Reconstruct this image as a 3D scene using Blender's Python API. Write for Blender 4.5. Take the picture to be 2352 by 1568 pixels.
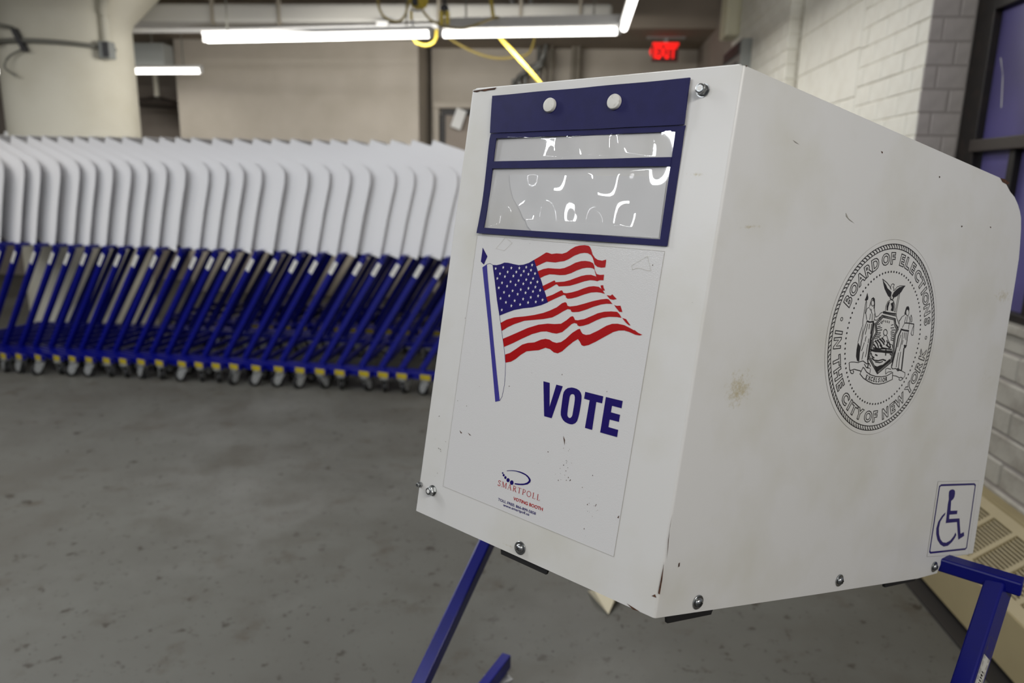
import bpy, bmesh, math, random
from math import sin, cos, pi, radians, atan2, hypot
from mathutils import Vector, Matrix
from mathutils.geometry import tessellate_polygon
random.seed(7)
SC = bpy.context.scene
COL = SC.collection
for o in list(bpy.data.objects): bpy.data.objects.remove(o)

# ------------------------------------------------------------------ camera
cd = bpy.data.cameras.new('camera'); cam = bpy.data.objects.new('camera', cd); COL.objects.link(cam)
R_ = Matrix(((0.99622989, 0.03763390, -0.07816460), (0.08448381, -0.21615787, 0.97269639), (0.01971046, -0.97563285, -0.21852238)))
rt, dn, fw = R_.col[0], R_.col[1], R_.col[2]
cam.matrix_world = Matrix(((rt.x, -dn.x, -fw.x, 0), (rt.y, -dn.y, -fw.y, 0), (rt.z, -dn.z, -fw.z, 1.37), (0, 0, 0, 1)))
cd.sensor_width = 36; cd.lens = 1635.8 * 36 / 2352; cd.clip_start = .02; cd.clip_end = 60
cd.dof.use_dof = True; cd.dof.focus_distance = .87; cd.dof.aperture_fstop = 4.0
SC.camera = cam
# ------------------------------------------------------------------ world, exposure
w = bpy.data.worlds.new('world'); SC.world = w; w.use_nodes = True
bg = w.node_tree.nodes['Background']; bg.inputs[0].default_value = (.86, .90, 1.0, 1); bg.inputs[1].default_value = .32
SC.view_settings.view_transform = 'Standard'; SC.view_settings.look = 'None'
SC.view_settings.gamma = 1; SC.view_settings.use_curve_mapping = False
SC.view_settings.exposure = -0.10
SC.cycles.use_denoising = True
SC.cycles.max_bounces = 8; SC.cycles.diffuse_bounces = 4; SC.cycles.transparent_max_bounces = 12
SC.cycles.caustics_reflective = False; SC.cycles.caustics_refractive = False
# area lamps: fluorescent fittings of the hall, plus unseen ones added to brighten parts
def lamp(name, loc, sx, sy, watts, col=(1, .97, .92), rz=0):
    l = bpy.data.lights.new(name, 'AREA'); l.shape = 'RECTANGLE'; l.size = sx; l.size_y = sy; l.energy = watts; l.color = col
    o = bpy.data.objects.new(name, l); o.location = loc; o.rotation_euler = (0, 0, rz); COL.objects.link(o); return o
COOL = (.93, .96, 1.0); NEUT = (1, .975, .93)
def aim(o, p): o.rotation_euler = (Vector(p) - o.location).to_track_quat('-Z', 'Y').to_euler(); return o
lamp('hall_area_light', (-1.0, 1.6, 2.75), 2.4, .10, 20, COOL)
lamp('hall_area_light', (-3.6, 1.9, 2.75), 2.4, .10, 74, COOL)
lamp('hall_area_light', (-1.9, 2.7, 2.75), 2.4, .10, 36, COOL)
lamp('hall_area_light', (-8.2, -.55, 2.72), .14, 2.4, 45, COOL, .3)
lamp('hall_area_light', (-10.4, -4.6, 2.72), .14, 2.4, 45, COOL, .3)
lamp('hall_area_light', (-4.9, 3.6, 2.75), 2.0, .10, 34, NEUT)  # unseen lamp added to brighten the column
aim(lamp('hall_area_light', (-2.5, -1.2, 2.75), 2.4, .10, 40, COOL), (-.1, .9, 1.5))
aim(lamp('hall_area_light', (1.0, -1.3, 2.75), 2.0, .10, 47, NEUT), (.35, 1.0, 1.3))  # unseen lamp added behind right, aimed at the booth's right wing
lamp('hall_area_light', (.31, 4.4, 2.41), .10, 2.3, 27, NEUT)
aim(lamp('hall_area_light', (-1.6, 5.66, 2.33), 3.0, .08, 54, NEUT), (-1.9, 8.6, .9))
lamp('hall_area_light', (-5.0, 7.45, 2.35), 2.2, .08, 14, NEUT)

# ------------------------------------------------------------------ materials
def lin(c): return tuple(((v / 255) / 12.92 if v <= 10 else (((v / 255) + .055) / 1.055) ** 2.4) for v in c) + (1,)
def mat(name, rgb, rough=.5, metal=0, spec=.5, noise=None, bump=None, emit=None, coat=0):
    """rgb sRGB 0-255; noise=(scale, rgb2, lo, hi[, detail]); bump=(scale, strength, dist)"""
    m = bpy.data.materials.new(name); m.use_nodes = True; nt = m.node_tree; b = nt.nodes['Principled BSDF']
    b.inputs['Base Color'].default_value = lin(rgb); b.inputs['Roughness'].default_value = rough
    b.inputs['Metallic'].default_value = metal; b.inputs['Specular IOR Level'].default_value = spec; b.inputs['Coat Weight'].default_value = coat
    tc = nt.nodes.new('ShaderNodeTexCoord')
    if noise:
        n = nt.nodes.new('ShaderNodeTexNoise'); n.inputs['Scale'].default_value = noise[0]; n.inputs['Detail'].default_value = noise[4] if len(noise) > 4 else 5
        r = nt.nodes.new('ShaderNodeMapRange'); r.inputs[1].default_value = noise[2]; r.inputs[2].default_value = noise[3]
        mx = nt.nodes.new('ShaderNodeMix'); mx.data_type = 'RGBA'
        mx.inputs[6].default_value = lin(rgb); mx.inputs[7].default_value = lin(noise[1])
        nt.links.new(tc.outputs['Object'], n.inputs['Vector']); nt.links.new(n.outputs[0], r.inputs[0])
        nt.links.new(r.outputs[0], mx.inputs[0]); nt.links.new(mx.outputs[2], b.inputs['Base Color'])
    if bump:
        n = nt.nodes.new('ShaderNodeTexNoise'); n.inputs['Scale'].default_value = bump[0]; n.inputs['Detail'].default_value = 3
        bp = nt.nodes.new('ShaderNodeBump'); bp.inputs['Strength'].default_value = bump[1]; bp.inputs['Distance'].default_value = bump[2]
        nt.links.new(tc.outputs['Object'], n.inputs['Vector']); nt.links.new(n.outputs[0], bp.inputs['Height']); nt.links.new(bp.outputs[0], b.inputs['Normal'])
    if emit:
        b.inputs['Emission Color'].default_value = lin(emit[0]); b.inputs['Emission Strength'].default_value = emit[1]
    return m
def add_blobs(m, blobs, rgb, scale):
    """stains with a shape of their own: (x,y,z, radius xyz, strength) in object space"""
    nt = m.node_tree; b = nt.nodes['Principled BSDF']; tc = nt.nodes.new('ShaderNodeTexCoord')
    n = nt.nodes.new('ShaderNodeTexNoise'); n.inputs['Scale'].default_value = scale; n.inputs['Detail'].default_value = 8; n.inputs['Roughness'].default_value = .75
    nt.links.new(tc.outputs['Object'], n.inputs['Vector']); acc = None
    for (c, r, s) in blobs:
        mp = nt.nodes.new('ShaderNodeMapping'); mp.vector_type = 'POINT'
        mp.inputs['Scale'].default_value = (1 / r[0], 1 / r[1], 1 / r[2]); mp.inputs['Location'].default_value = (-c[0] / r[0], -c[1] / r[1], -c[2] / r[2])
        ln = nt.nodes.new('ShaderNodeVectorMath'); ln.operation = 'LENGTH'
        f = nt.nodes.new('ShaderNodeMapRange'); f.inputs[1].default_value = 1; f.inputs[2].default_value = 0; f.inputs[3].default_value = 0; f.inputs[4].default_value = s
        nt.links.new(tc.outputs['Object'], mp.inputs[0]); nt.links.new(mp.outputs[0], ln.inputs[0]); nt.links.new(ln.outputs['Value'], f.inputs[0])
        if acc is None: acc = f.outputs[0]
        else:
            a = nt.nodes.new('ShaderNodeMath'); a.operation = 'MAXIMUM'; nt.links.new(acc, a.inputs[0]); nt.links.new(f.outputs[0], a.inputs[1]); acc = a.outputs[0]
    mu = nt.nodes.new('ShaderNodeMath'); mu.operation = 'ADD'; nt.links.new(acc, mu.inputs[0]); nt.links.new(n.outputs[0], mu.inputs[1])
    f = nt.nodes.new('ShaderNodeMapRange'); f.inputs[1].default_value = .95; f.inputs[2].default_value = 1.25; nt.links.new(mu.outputs[0], f.inputs[0])
    mx = nt.nodes.new('ShaderNodeMix'); mx.data_type = 'RGBA'; mx.inputs[7].default_value = lin(rgb)
    l = b.inputs['Base Color'].links
    if l: nt.links.new(l[0].from_socket, mx.inputs[6])
    else: mx.inputs[6].default_value = b.inputs['Base Color'].default_value
    nt.links.new(f.outputs[0], mx.inputs[0]); nt.links.new(mx.outputs[2], b.inputs['Base Color'])

M = {}
M['coat'] = mat('white_powder_coat', (214, 213, 210), .36, 0, .5, (9, (205, 203, 194), .45, .75), (420, .05, .001))
M['coat_row'] = mat('white_powder_coat_row', (216, 215, 216), .28, 0, .5)
M['decal'] = mat('white_decal_film', (214, 213, 212), .16, 0, .5, None, (900, .16, .001))
M['blue'] = mat('print_blue', (62, 58, 140), .3, 0, .22, None, (900, .16, .001))
M['navy'] = mat('print_navy', (30, 18, 98), .3, 0, .22, None, (900, .16, .001))
M['red'] = mat('print_red', (168, 10, 14), .3, 0, .22, None, (900, .16, .001))
M['white'] = mat('print_white', (224, 222, 222), .2, 0, .5, None, (900, .16, .001))
M['ink'] = mat('print_black', (22, 17, 14), .4)
M['line'] = mat('film_edge', (120, 114, 102), .5)
M['film'] = mat('film_edge_pale', (165, 161, 150), .5)
M['tape'] = mat('old_tape', (196, 192, 182), .3)
M['chip'] = mat('rusty_chip', (60, 42, 32), .8, 0, .3, (300, (96, 62, 42), .4, .7))
M['vinyl'] = mat('blue_vinyl', (24, 23, 78), .55, 0, .25, (60, (21, 20, 72), .4, .7), (500, .08, .001))
M['button'] = mat('white_plastic', (214, 212, 204), .4, 0, .5, (200, (180, 176, 164), .55, .8))
M['steel'] = mat('zinc_steel', (168, 170, 170), .28, 1, .5, (90, (120, 122, 122), .4, .8))
M['zinc'] = mat('zinc_plate', (160, 161, 160), .38, .4, .5, (60, (110, 111, 110), .45, .8))
M['nylon'] = mat('nylon_insert', (226, 226, 222), .35)
M['rubber'] = mat('black_rubber', (18, 17, 17), .6)
M['paint'] = mat('blue_enamel', (5, 11, 106), .32, 0, .4, (25, (8, 13, 94), .45, .8), (160, .03, .001))
M['paper'] = mat('white_paper', (222, 222, 220), .7)
M['label'] = mat('white_label', (206, 204, 196), .5)
M['grey_print'] = mat('grey_print', (96, 94, 92), .6)
M['yellow'] = mat('yellow_sticker', (168, 150, 34), .5, 0, .3, (40, (150, 134, 32), .4, .7))
M['black'] = mat('black_board', (12, 12, 13), .6)
def clear():
    m = bpy.data.materials.new('clear_vinyl'); m.use_nodes = True; nt = m.node_tree; nt.nodes.clear()
    o = nt.nodes.new('ShaderNodeOutputMaterial'); t = nt.nodes.new('ShaderNodeBsdfTransparent'); t.inputs[0].default_value = (.95, .95, .96, 1)
    g = nt.nodes.new('ShaderNodeBsdfGlossy'); g.inputs['Roughness'].default_value = .04
    lw = nt.nodes.new('ShaderNodeLayerWeight'); lw.inputs[0].default_value = .5; mx = nt.nodes.new('ShaderNodeMixShader')
    po = nt.nodes.new('ShaderNodeMath'); po.operation = 'POWER'; po.inputs[1].default_value = 4; ml = nt.nodes.new('ShaderNodeMath'); ml.operation = 'MULTIPLY_ADD'; ml.inputs[1].default_value = .6; ml.inputs[2].default_value = .06
    nt.links.new(lw.outputs['Facing'], po.inputs[0]); nt.links.new(po.outputs[0], ml.inputs[0])
    nt.links.new(ml.outputs[0], mx.inputs[0]); nt.links.new(t.outputs[0], mx.inputs[1]); nt.links.new(g.outputs[0], mx.inputs[2]); nt.links.new(mx.outputs[0], o.inputs[0])
    return m
M['clear'] = clear()
def floor_mat():
    m = mat('painted_concrete_floor', (90, 89, 83), .5, 0, .3, (2.2, (82, 80, 74), .35, .7, 8), (14, .10, .01))
    nt = m.node_tree; b = nt.nodes['Principled BSDF']; tc = nt.nodes.new('ShaderNodeTexCoord')
    for sc, rgb, lo, hi in ((5.5, (72, 66, 57), .58, .70), (17, (50, 44, 36), .60, .67), (.9, (104, 103, 98), .50, .68), (42, (44, 38, 31), .625, .69), (2.6, (80, 77, 70), .52, .66)):
        n = nt.nodes.new('ShaderNodeTexNoise'); n.inputs['Scale'].default_value = sc; n.inputs['Detail'].default_value = 6; n.inputs['Roughness'].default_value = .6
        r = nt.nodes.new('ShaderNodeMapRange'); r.inputs[1].default_value = lo; r.inputs[2].default_value = hi; r.inputs[4].default_value = .8
        mx = nt.nodes.new('ShaderNodeMix'); mx.data_type = 'RGBA'; mx.inputs[7].default_value = lin(rgb)
        nt.links.new(tc.outputs['Object'], n.inputs['Vector']); nt.links.new(n.outputs[0], r.inputs[0]); nt.links.new(r.outputs[0], mx.inputs[0])
        nt.links.new(b.inputs['Base Color'].links[0].from_socket, mx.inputs[6]); nt.links.new(mx.outputs[2], b.inputs['Base Color'])
    return m
M['floor'] = floor_mat()
M['ceil'] = mat('old_painted_ceiling', (140, 130, 118), .8, 0, .2, (1.5, (108, 99, 90), .35, .7))
M['girder'] = mat('girder_paint', (146, 135, 122), .8, 0, .2, (2, (134, 124, 112), .35, .7))
M['wallback'] = mat('cream_painted_masonry', (186, 178, 166), .7, 0, .3, (3, (176, 168, 155), .3, .7), (30, .15, .01))
M['wallbrown'] = mat('dull_painted_masonry', (158, 148, 138), .75, 0, .3, (3, (146, 136, 126), .3, .7), (30, .15, .01))
M['brick'] = mat('white_painted_brick', (228, 226, 216), .55, 0, .4, (12, (220, 217, 206), .4, .75), (35, .3, .005))
M['brickshade'] = mat('shade_toned_brick', (176, 169, 164), .6, 0, .4, (12, (160, 154, 149), .4, .75), (35, .35, .006))  # white brick of the window reveal with its shade put into the colour
M['mortar'] = mat('painted_mortar', (218, 215, 204), .7, 0, .3, (40, (192, 186, 172), .4, .7))
M['mortardark'] = mat('mortar_dark_tone', (152, 146, 141), .7, 0, .3)  # darker joints; on the reveal, shade put into the mortar colour
M['column'] = mat('painted_concrete_column', (216, 212, 196), .6, 0, .3, (2.5, (206, 201, 183), .4, .75), (18, .12, .01))
M['metalwhite'] = mat('white_enamelled_sheet', (198, 197, 195), .4)
M['duct'] = mat('painted_duct', (160, 158, 152), .5)
M['greybox'] = mat('grey_steel_box', (150, 153, 150), .45)
M['darkgrey'] = mat('dark_louvre', (62, 62, 64), .5)
M['beigebox'] = mat('beige_plastic', (206, 202, 176), .5)
M['pipe'] = mat('galvanised_pipe', (120, 120, 116), .35, .7)
M['pipelight'] = mat('bright_pipe', (186, 188, 188), .3, .6)
M['pipewall'] = mat('painted_pipe', (128, 121, 108), .6)
M['cordold'] = mat('faded_yellow_cord', (150, 132, 66), .6)
M['cord'] = mat('yellow_cord', (186, 164, 58), .5)
M['cordblack'] = mat('black_plug', (24, 24, 26), .5)
M['wire'] = mat('grey_wire', (112, 111, 102), .5)
M['tube'] = mat('lit_fluorescent_tube', (255, 255, 255), .3, 0, .5, emit=((255, 252, 246), 5))
M['exit'] = mat('lit_exit_lettering', (255, 30, 24), .4, emit=((255, 22, 14), 1.0))
M['exitface'] = mat('exit_sign_face', (64, 26, 20), .4, emit=((255, 20, 14), .02))
M['frame'] = mat('dark_window_frame', (24, 20, 18), .5, 0, .4, (20, (44, 34, 28), .5, .8))
M['rail'] = mat('brown_transom', (52, 45, 40), .55)
M['heater'] = mat('beige_heater_enamel', (160, 147, 112), .45, 0, .4, (4, (150, 137, 104), .4, .7))
M['heaterdark'] = mat('heater_inside', (110, 98, 70), .7)
M['footdark'] = mat('heater_foot_dark', (34, 30, 26), .8)
M['wallgrey'] = mat('mottled_grey_brick', (170, 166, 156), .55, 0, .4, (10, (140, 134, 124), .4, .72), (30, .4, .008))
def pane_mat():
    m = mat('dusk_tinted_pane', (104, 97, 158), .25, 0, .5, (3, (84, 78, 116), .35, .7, 3))  # blue-violet dusk glow put into the glass colour
    nt = m.node_tree; b = nt.nodes['Principled BSDF']; b.inputs['Transmission Weight'].default_value = .35; b.inputs['Roughness'].default_value = .35
    return m
M['pane'] = pane_mat()

# ------------------------------------------------------------------ mesh helpers
def link(name, me, m, parent=None):
    o = bpy.data.objects.new(name, me); COL.objects.link(o)
    if m is not None and not me.materials: me.materials.append(m)
    if parent is not None: o.parent = parent
    return o
def obj(name, bm, m, parent=None, smooth=None, recalc=True):
    me = bpy.data.meshes.new(name)
    if recalc: bmesh.ops.recalc_face_normals(bm, faces=bm.faces)
    bm.to_mesh(me); bm.free()
    if isinstance(smooth, (int, float)):
        me.polygons.foreach_set('use_smooth', [True] * len(me.polygons)); me.set_sharp_from_angle(angle=radians(smooth))
    return link(name, me, m, parent)
def raw(name, vs, fs, m, parent=None):
    me = bpy.data.meshes.new(name); me.from_pydata([tuple(v) for v in vs], [], fs); me.update(); return link(name, me, m, parent)
def thing(name, label, cat, loc=(0, 0, 0), rz=0, group=None):
    o = bpy.data.objects.new(name, None); COL.objects.link(o); o.location = loc; o.rotation_euler = (0, 0, rz); o.empty_display_size = .1
    tag(o, label, cat, group); return o
def tag(o, label, cat, group=None):
    o['label'] = label; o['category'] = cat
    if group: o['group'] = group
    return o
def struct(o): o['kind'] = 'structure'; return o
def box(bm, lo, hi, bev=0, mtx=None):
    r = bmesh.ops.create_cube(bm, size=1); vs = r['verts']
    c = [(a + b) / 2 for a, b in zip(lo, hi)]; s = [b - a for a, b in zip(lo, hi)]
    for v in vs: v.co = Vector((v.co.x * s[0] + c[0], v.co.y * s[1] + c[1], v.co.z * s[2] + c[2]))
    if bev:
        es = list({e for v in vs for e in v.link_edges}); rr = bmesh.ops.bevel(bm, geom=es, offset=bev, segments=2, profile=.5, affect='EDGES'); vs = list({v for f in rr['faces'] for v in f.verts} | {v for v in vs if v.is_valid})
    if mtx is not None:
        for v in vs: v.co = mtx @ v.co
    return vs
def BX(lo, hi, bev=0, mtx=None):
    bm = bmesh.new(); box(bm, lo, hi, bev, mtx); return bm
def along(p, q, up=Vector((0, 0, 1))):
    """frame whose local y runs p->q, local z near up"""
    p, q = Vector(p), Vector(q); y = (q - p).normalized(); x = y.cross(Vector(up)).normalized(); z = x.cross(y)
    return Matrix(((x.x, y.x, z.x, p.x), (x.y, y.y, z.y, p.y), (x.z, y.z, z.z, p.z), (0, 0, 0, 1))), (q - p).length
def bar(bm, p, q, wx, wz, bev=.003, up=(0, 0, 1)):
    m, L = along(p, q, up); box(bm, (-wx / 2, 0, -wz / 2), (wx / 2, L, wz / 2), bev, m)
def BAR(p, q, wx, wz, bev=.003, up=(0, 0, 1)):
    bm = bmesh.new(); bar(bm, p, q, wx, wz, bev, up); return bm
def tube(bm, pts, r, n=10, cap=True):
    pts = [Vector(p) for p in pts]; rings = []
    for i, p in enumerate(pts):
        d = (pts[min(i + 1, len(pts) - 1)] - pts[max(i - 1, 0)]).normalized()
        a = d.cross(Vector((0, 0, 1)) if abs(d.z) < .9 else Vector((1, 0, 0))).normalized(); b = d.cross(a)
        rr = r[i] if isinstance(r, (list, tuple)) else r
        rings.append([bm.verts.new(p + (a * cos(2 * pi * k / n) + b * sin(2 * pi * k / n)) * rr) for k in range(n)])
    for A, B in zip(rings, rings[1:]):
        for k in range(n): bm.faces.new((A[k], A[(k + 1) % n], B[(k + 1) % n], B[k]))
    if cap: bm.faces.new(rings[0][::-1]); bm.faces.new(rings[-1])
def TUBE(pts, r, n=10):
    bm = bmesh.new(); tube(bm, pts, r, n); return bm
def lathe(bm, prof, n=24, mtx=None):
    rings = []
    for r, z in prof:
        ring = []
        for k in range(n):
            v = Vector((r * cos(2 * pi * k / n), r * sin(2 * pi * k / n), z)); ring.append(bm.verts.new(mtx @ v if mtx is not None else v))
        rings.append(ring)
    for A, B in zip(rings, rings[1:]):
        for k in range(n): bm.faces.new((A[k], A[(k + 1) % n], B[(k + 1) % n], B[k]))
    bm.faces.new(rings[0][::-1]); bm.faces.new(rings[-1])
def LATHE(prof, n=24, mtx=None):
    bm = bmesh.new(); lathe(bm, prof, n, mtx); return bm
def smooth_path(pts, k=6):
    pts = [Vector(p) for p in pts]; out = []
    P = [pts[0] * 2 - pts[1]] + pts + [pts[-1] * 2 - pts[-2]]
    for i in range(1, len(P) - 2):
        a, b, c, d = P[i - 1:i + 3]
        for j in range(k):
            t = j / k; out.append(.5 * ((2 * b) + (c - a) * t + (2 * a - 5 * b + 4 * c - d) * t * t + (3 * b - a - 3 * c + d) * t ** 3))
    return out + [pts[-1]]
def copy_tree(o, parent=None):
    c = o.copy(); COL.objects.link(c); c.parent = parent
    for ch in list(o.children): copy_tree(ch, c)
    return c

# ------------------------------------------------------------------ flat print: polygons, ribbons, lettering
def flat(name, polys, f, m, parent, holes=None):
    """filled polygons [(u,v)...] mapped by f(u,v) -> point"""
    vs, fs = [], []
    for i, p in enumerate(polys):
        loops = [[Vector((x, y, 0)) for x, y in p]] + ([[Vector((x, y, 0)) for x, y in h] for h in holes[i]] if holes and i in holes else [])
        allp = [q for l in loops for q in l]; b = len(vs); vs += [f(q.x, q.y) for q in allp]
        for t in tessellate_polygon(loops):
            a, c, d = (allp[k] for k in t); ar = (c.x - a.x) * (d.y - a.y) - (c.y - a.y) * (d.x - a.x)
            fs.append(tuple(b + k for k in (t if ar > 0 else t[::-1])))
    return raw(name, vs, fs, m, parent)
def ribbons(lines):
    """[(width, pts, closed)] -> polygons (quads per segment with mitred joints)"""
    out = []
    for wd, pts, closed in lines:
        n = len(pts)
        if n < 2: continue
        L, Rr = [], []
        for i in range(n):
            a = pts[i - 1] if (i or closed) else pts[0]; b = pts[i]; c = pts[(i + 1) % n] if (i < n - 1 or closed) else pts[-1]
            def nr(p, q):
                d = hypot(q[0] - p[0], q[1] - p[1]) or 1; return (-(q[1] - p[1]) / d, (q[0] - p[0]) / d)
            n1 = nr(a, b) if a != b else nr(b, c); n2 = nr(b, c) if b != c else nr(a, b)
            mx, my = n1[0] + n2[0], n1[1] + n2[1]; l = hypot(mx, my)
            if l < .5: mx, my, k = n1[0], n1[1], 1
            else: k = min(2 / l, 1.6); mx, my = mx / l, my / l
            L.append((b[0] + mx * wd / 2 * k, b[1] + my * wd / 2 * k)); Rr.append((b[0] - mx * wd / 2 * k, b[1] - my * wd / 2 * k))
        for i in range(n if closed else n - 1):
            j = (i + 1) % n; out.append([Rr[i], Rr[j], L[j], L[i]])
    return out
GLY = {}
def glyph(txt, off=0.):
    """verts (2D), faces of a piece of text in the built-in typeface, em = 1"""
    if (txt, off) in GLY: return GLY[(txt, off)]
    c = bpy.data.curves.new('t', 'FONT'); c.body = txt; c.size = 1; c.offset = off; c.resolution_u = 3; c.fill_mode = 'FRONT'; c.dimensions = '2D'
    o = bpy.data.objects.new('t', c); COL.objects.link(o); dg = bpy.context.evaluated_depsgraph_get(); dg.update()
    me = bpy.data.meshes.new_from_object(o.evaluated_get(dg)); vs = [(v.co.x, v.co.y) for v in me.vertices]; fs = [tuple(p.vertices) for p in me.polygons]
    bpy.data.meshes.remove(me); bpy.data.objects.remove(o); bpy.data.curves.remove(c)
    # weld
    key = {}; idx = []; nv = []
    for v in vs:
        k = (round(v[0], 4), round(v[1], 4))
        if k not in key: key[k] = len(nv); nv.append(v)
        idx.append(key[k])
    fs = [tuple(idx[i] for i in f) for f in fs]; fs = [f for f in fs if len(set(f)) == len(f)]
    GLY[(txt, off)] = (nv, fs); return GLY[(txt, off)]
def place_text(txt, name, base, h, width, f, m, parent, off=0., vdir=(0, 1), udir=(1, 0)):
    """text fitted to width x cap height h, origin base, along udir/vdir, mapped by f"""
    vs, fs = glyph(txt, off); x0 = min(v[0] for v in vs); x1 = max(v[0] for v in vs); hh = .70 + 2 * off
    P = []
    for x, y in vs:
        u = (x - x0) / (x1 - x0) * width; v = (y + off) / hh * h
        P.append(f(base[0] + udir[0] * u + vdir[0] * v, base[1] + udir[1] * u + vdir[1] * v))
    return raw(name, P, fs, m, parent)
def outline(txt, off):
    """closed outline loops of a character"""
    vs, fs = glyph(txt, off); ec = {}
    for f in fs:
        for a, b in zip(f, f[1:] + f[:1]): ec[(min(a, b), max(a, b))] = ec.get((min(a, b), max(a, b)), 0) + 1
    nb = {}
    for (a, b), n in ec.items():
        if n == 1: nb.setdefault(a, []).append(b); nb.setdefault(b, []).append(a)
    loops, done = [], set()
    for s in nb:
        if s in done: continue
        l = [s]; done.add(s); cur = s
        while True:
            nx = [k for k in nb[cur] if k not in done]
            if not nx: break
            cur = nx[0]; done.add(cur); l.append(cur)
        loops.append([vs[k] for k in l])
    return loops
def pairs(l): return [(l[i] * 2e-5, l[i + 1] * 2e-5) for i in range(0, len(l), 2)]

# ------------------------------------------------------------------ room shell
fl = struct(obj('floor', BX((-14, -7, -.1), (2.2, 9.5, 0)), M['floor']))
struct(obj('ceiling', BX((-14, -7, 3.3), (2.2, 9.5, 3.5)), M['ceil']))
wb = struct(obj('wall_back', BX((-14, 9.1, 0), (2.2, 9.3, 3.3)), M['wallbrown']))
struct(obj('wall_left', BX((-14.2, -7, 0), (-14, 9.3, 3.3)), M['wallbrown']))
obj('light_block', BX((-4.555, 8.2, 0), (-1.755, 9.1, 3.3), .01), M['wallback'], wb)
obj('right_bay', BX((-1.70, 8.67, 0), (2.2, 9.1, 3.3)), M['wallback'], wb)
# doorway in the right bay, mostly hidden behind the booths
tr = struct(obj('trim_1', BX((-1.66, 8.55, 2.19), (-.30, 8.69, 2.255), .006), M['wallback']))
obj('jamb', BX((-1.66, 8.58, 0), (-1.60, 8.69, 2.19), .006), M['wallback'], tr)
dr = struct(obj('door_1', BX((-1.58, 8.655, 0), (-.30, 8.672, 2.12)), M['wallbrown']))
obj('door_head', BX((-1.58, 8.63, 2.12), (-.30, 8.672, 2.19)), M['frame'], dr)
obj('edge_strip', BX((-1.6, 8.63, 0), (-1.535, 8.672, 2.12)), M['frame'], dr)
g = struct(obj('trim_2', BX((-14, 7.55, 2.86), (2.2, 9.3, 3.3), .02), M['girder']))
# right wall: window wall, near pilaster of bricks, block infill, far pilaster
def proud(): return random.uniform(0, .0035)
BRICKS = {}
def brick(parent, lo, hi, m, name='brick', bev=.004):
    s = tuple(round(b - a, 3) for a, b in zip(lo, hi)); key = (s, m.name)
    if key not in BRICKS:
        bm = BX((-s[0] / 2, -s[1] / 2, -s[2] / 2), (s[0] / 2, s[1] / 2, s[2] / 2))
        bmesh.ops.bevel(bm, geom=list(bm.edges), offset=bev, segments=1, affect='EDGES')
        me = bpy.data.meshes.new(name); bm.to_mesh(me); bm.free(); me.materials.append(m); BRICKS[key] = me
    o = bpy.data.objects.new(name, BRICKS[key]); COL.objects.link(o); o.parent = parent
    o.location = [(a + b) / 2 for a, b in zip(lo, hi)]; o.location.x -= proud(); return o
CH = .088; J = .004
wr = struct(obj('wall_right', BX((1.506, -3.5, 0), (1.75, 3.07, .93)), M['mortardark']))
for k in range(10):                                     # mottled grey brick courses below the window, thick with paint
    z0 = k * .093; yy = [3.07, 3.07 - (.12 if k % 2 else .30)]
    while yy[-1] > .9: yy.append(yy[-1] - random.uniform(.30, .42))
    for a, b in zip(yy, yy[1:]): brick(wr, (1.5, b + .003, z0), (1.56, a, z0 + .093 - random.choice((.006, .010))), M['wallgrey'], 'brick', .007)
sl = struct(obj('trim_3', BX((1.475, -3.5, .905), (1.75, 3.07, .935), .004), M['wallgrey']))
# near pilaster; corner bricks show on both faces
p1 = struct(obj('wall_right_pilaster', BX((1.3525, 3.084, 0), (1.75, 3.775, 3.3)), M['mortar'])); p1.name = 'trim_4'
for k in range(37):
    z0, z1 = k * CH, (k + 1) * CH - J
    a = .20 if k % 2 else .10
    yy = [3.078, 3.078 + a]
    while yy[-1] < 3.66: yy.append(min(yy[-1] + .21, 3.775))
    if 3.775 - yy[-1] > .03: yy.append(3.775)
    for i, (s, e) in enumerate(zip(yy, yy[1:])):
        brick(p1, (1.35, s + (.004 if i == 0 else 0), z0), (1.358 if i == 0 else 1.41, e - J, z1), M['brick'])
    # reveal face beside the window
    xx = [1.352, 1.46, 1.52] if k % 2 else [1.352, 1.405, 1.52]
    for s, e in zip(xx, xx[1:]): brick(p1, (s, 3.08, z0), (e - J, 3.11, z1), M['brickshade'])
obj('reveal_mortar', BX((1.354, 3.082, 0), (1.525, 3.10, 3.3)), M['mortardark'], p1)
p2 = struct(obj('trim_5', BX((1.3535, 3.775, 0), (1.75, 4.78, 3.3)), M['mortar']))
for k in range(15):
    z0 = k * .226; off = .2 if k % 2 else 0.
    yy = [3.78, 3.78 + (.2 if k % 2 else .4)]
    while yy[-1] < 4.7: yy.append(min(yy[-1] + .4, 4.78))
    for s, e in zip(yy, yy[1:]): brick(p2, (1.35, s, z0), (1.41, e - J, min(z0 + .226 - J, 3.3)), M['brick'], 'concrete_block', .005)
p3 = struct(obj('trim_6', BX((1.2775, 4.785, 0), (1.75, 6.5, 3.3)), M['mortar']))
for k in range(37):
    z0, z1 = k * CH, (k + 1) * CH - J
    yy = [4.78, 4.78 + (.2 if k % 2 else .10)]
    while yy[-1] < 6.45: yy.append(min(yy[-1] + .26, 6.5))
    for s, e in zip(yy, yy[1:]): brick(p3, (1.275, s, z0), (1.335, e - J, z1), M['brick'])
p4 = struct(obj('trim_7', BX((1.33, 6.5, 0), (1.75, 8.7, 3.3)), M['wallbrown']))
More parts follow.
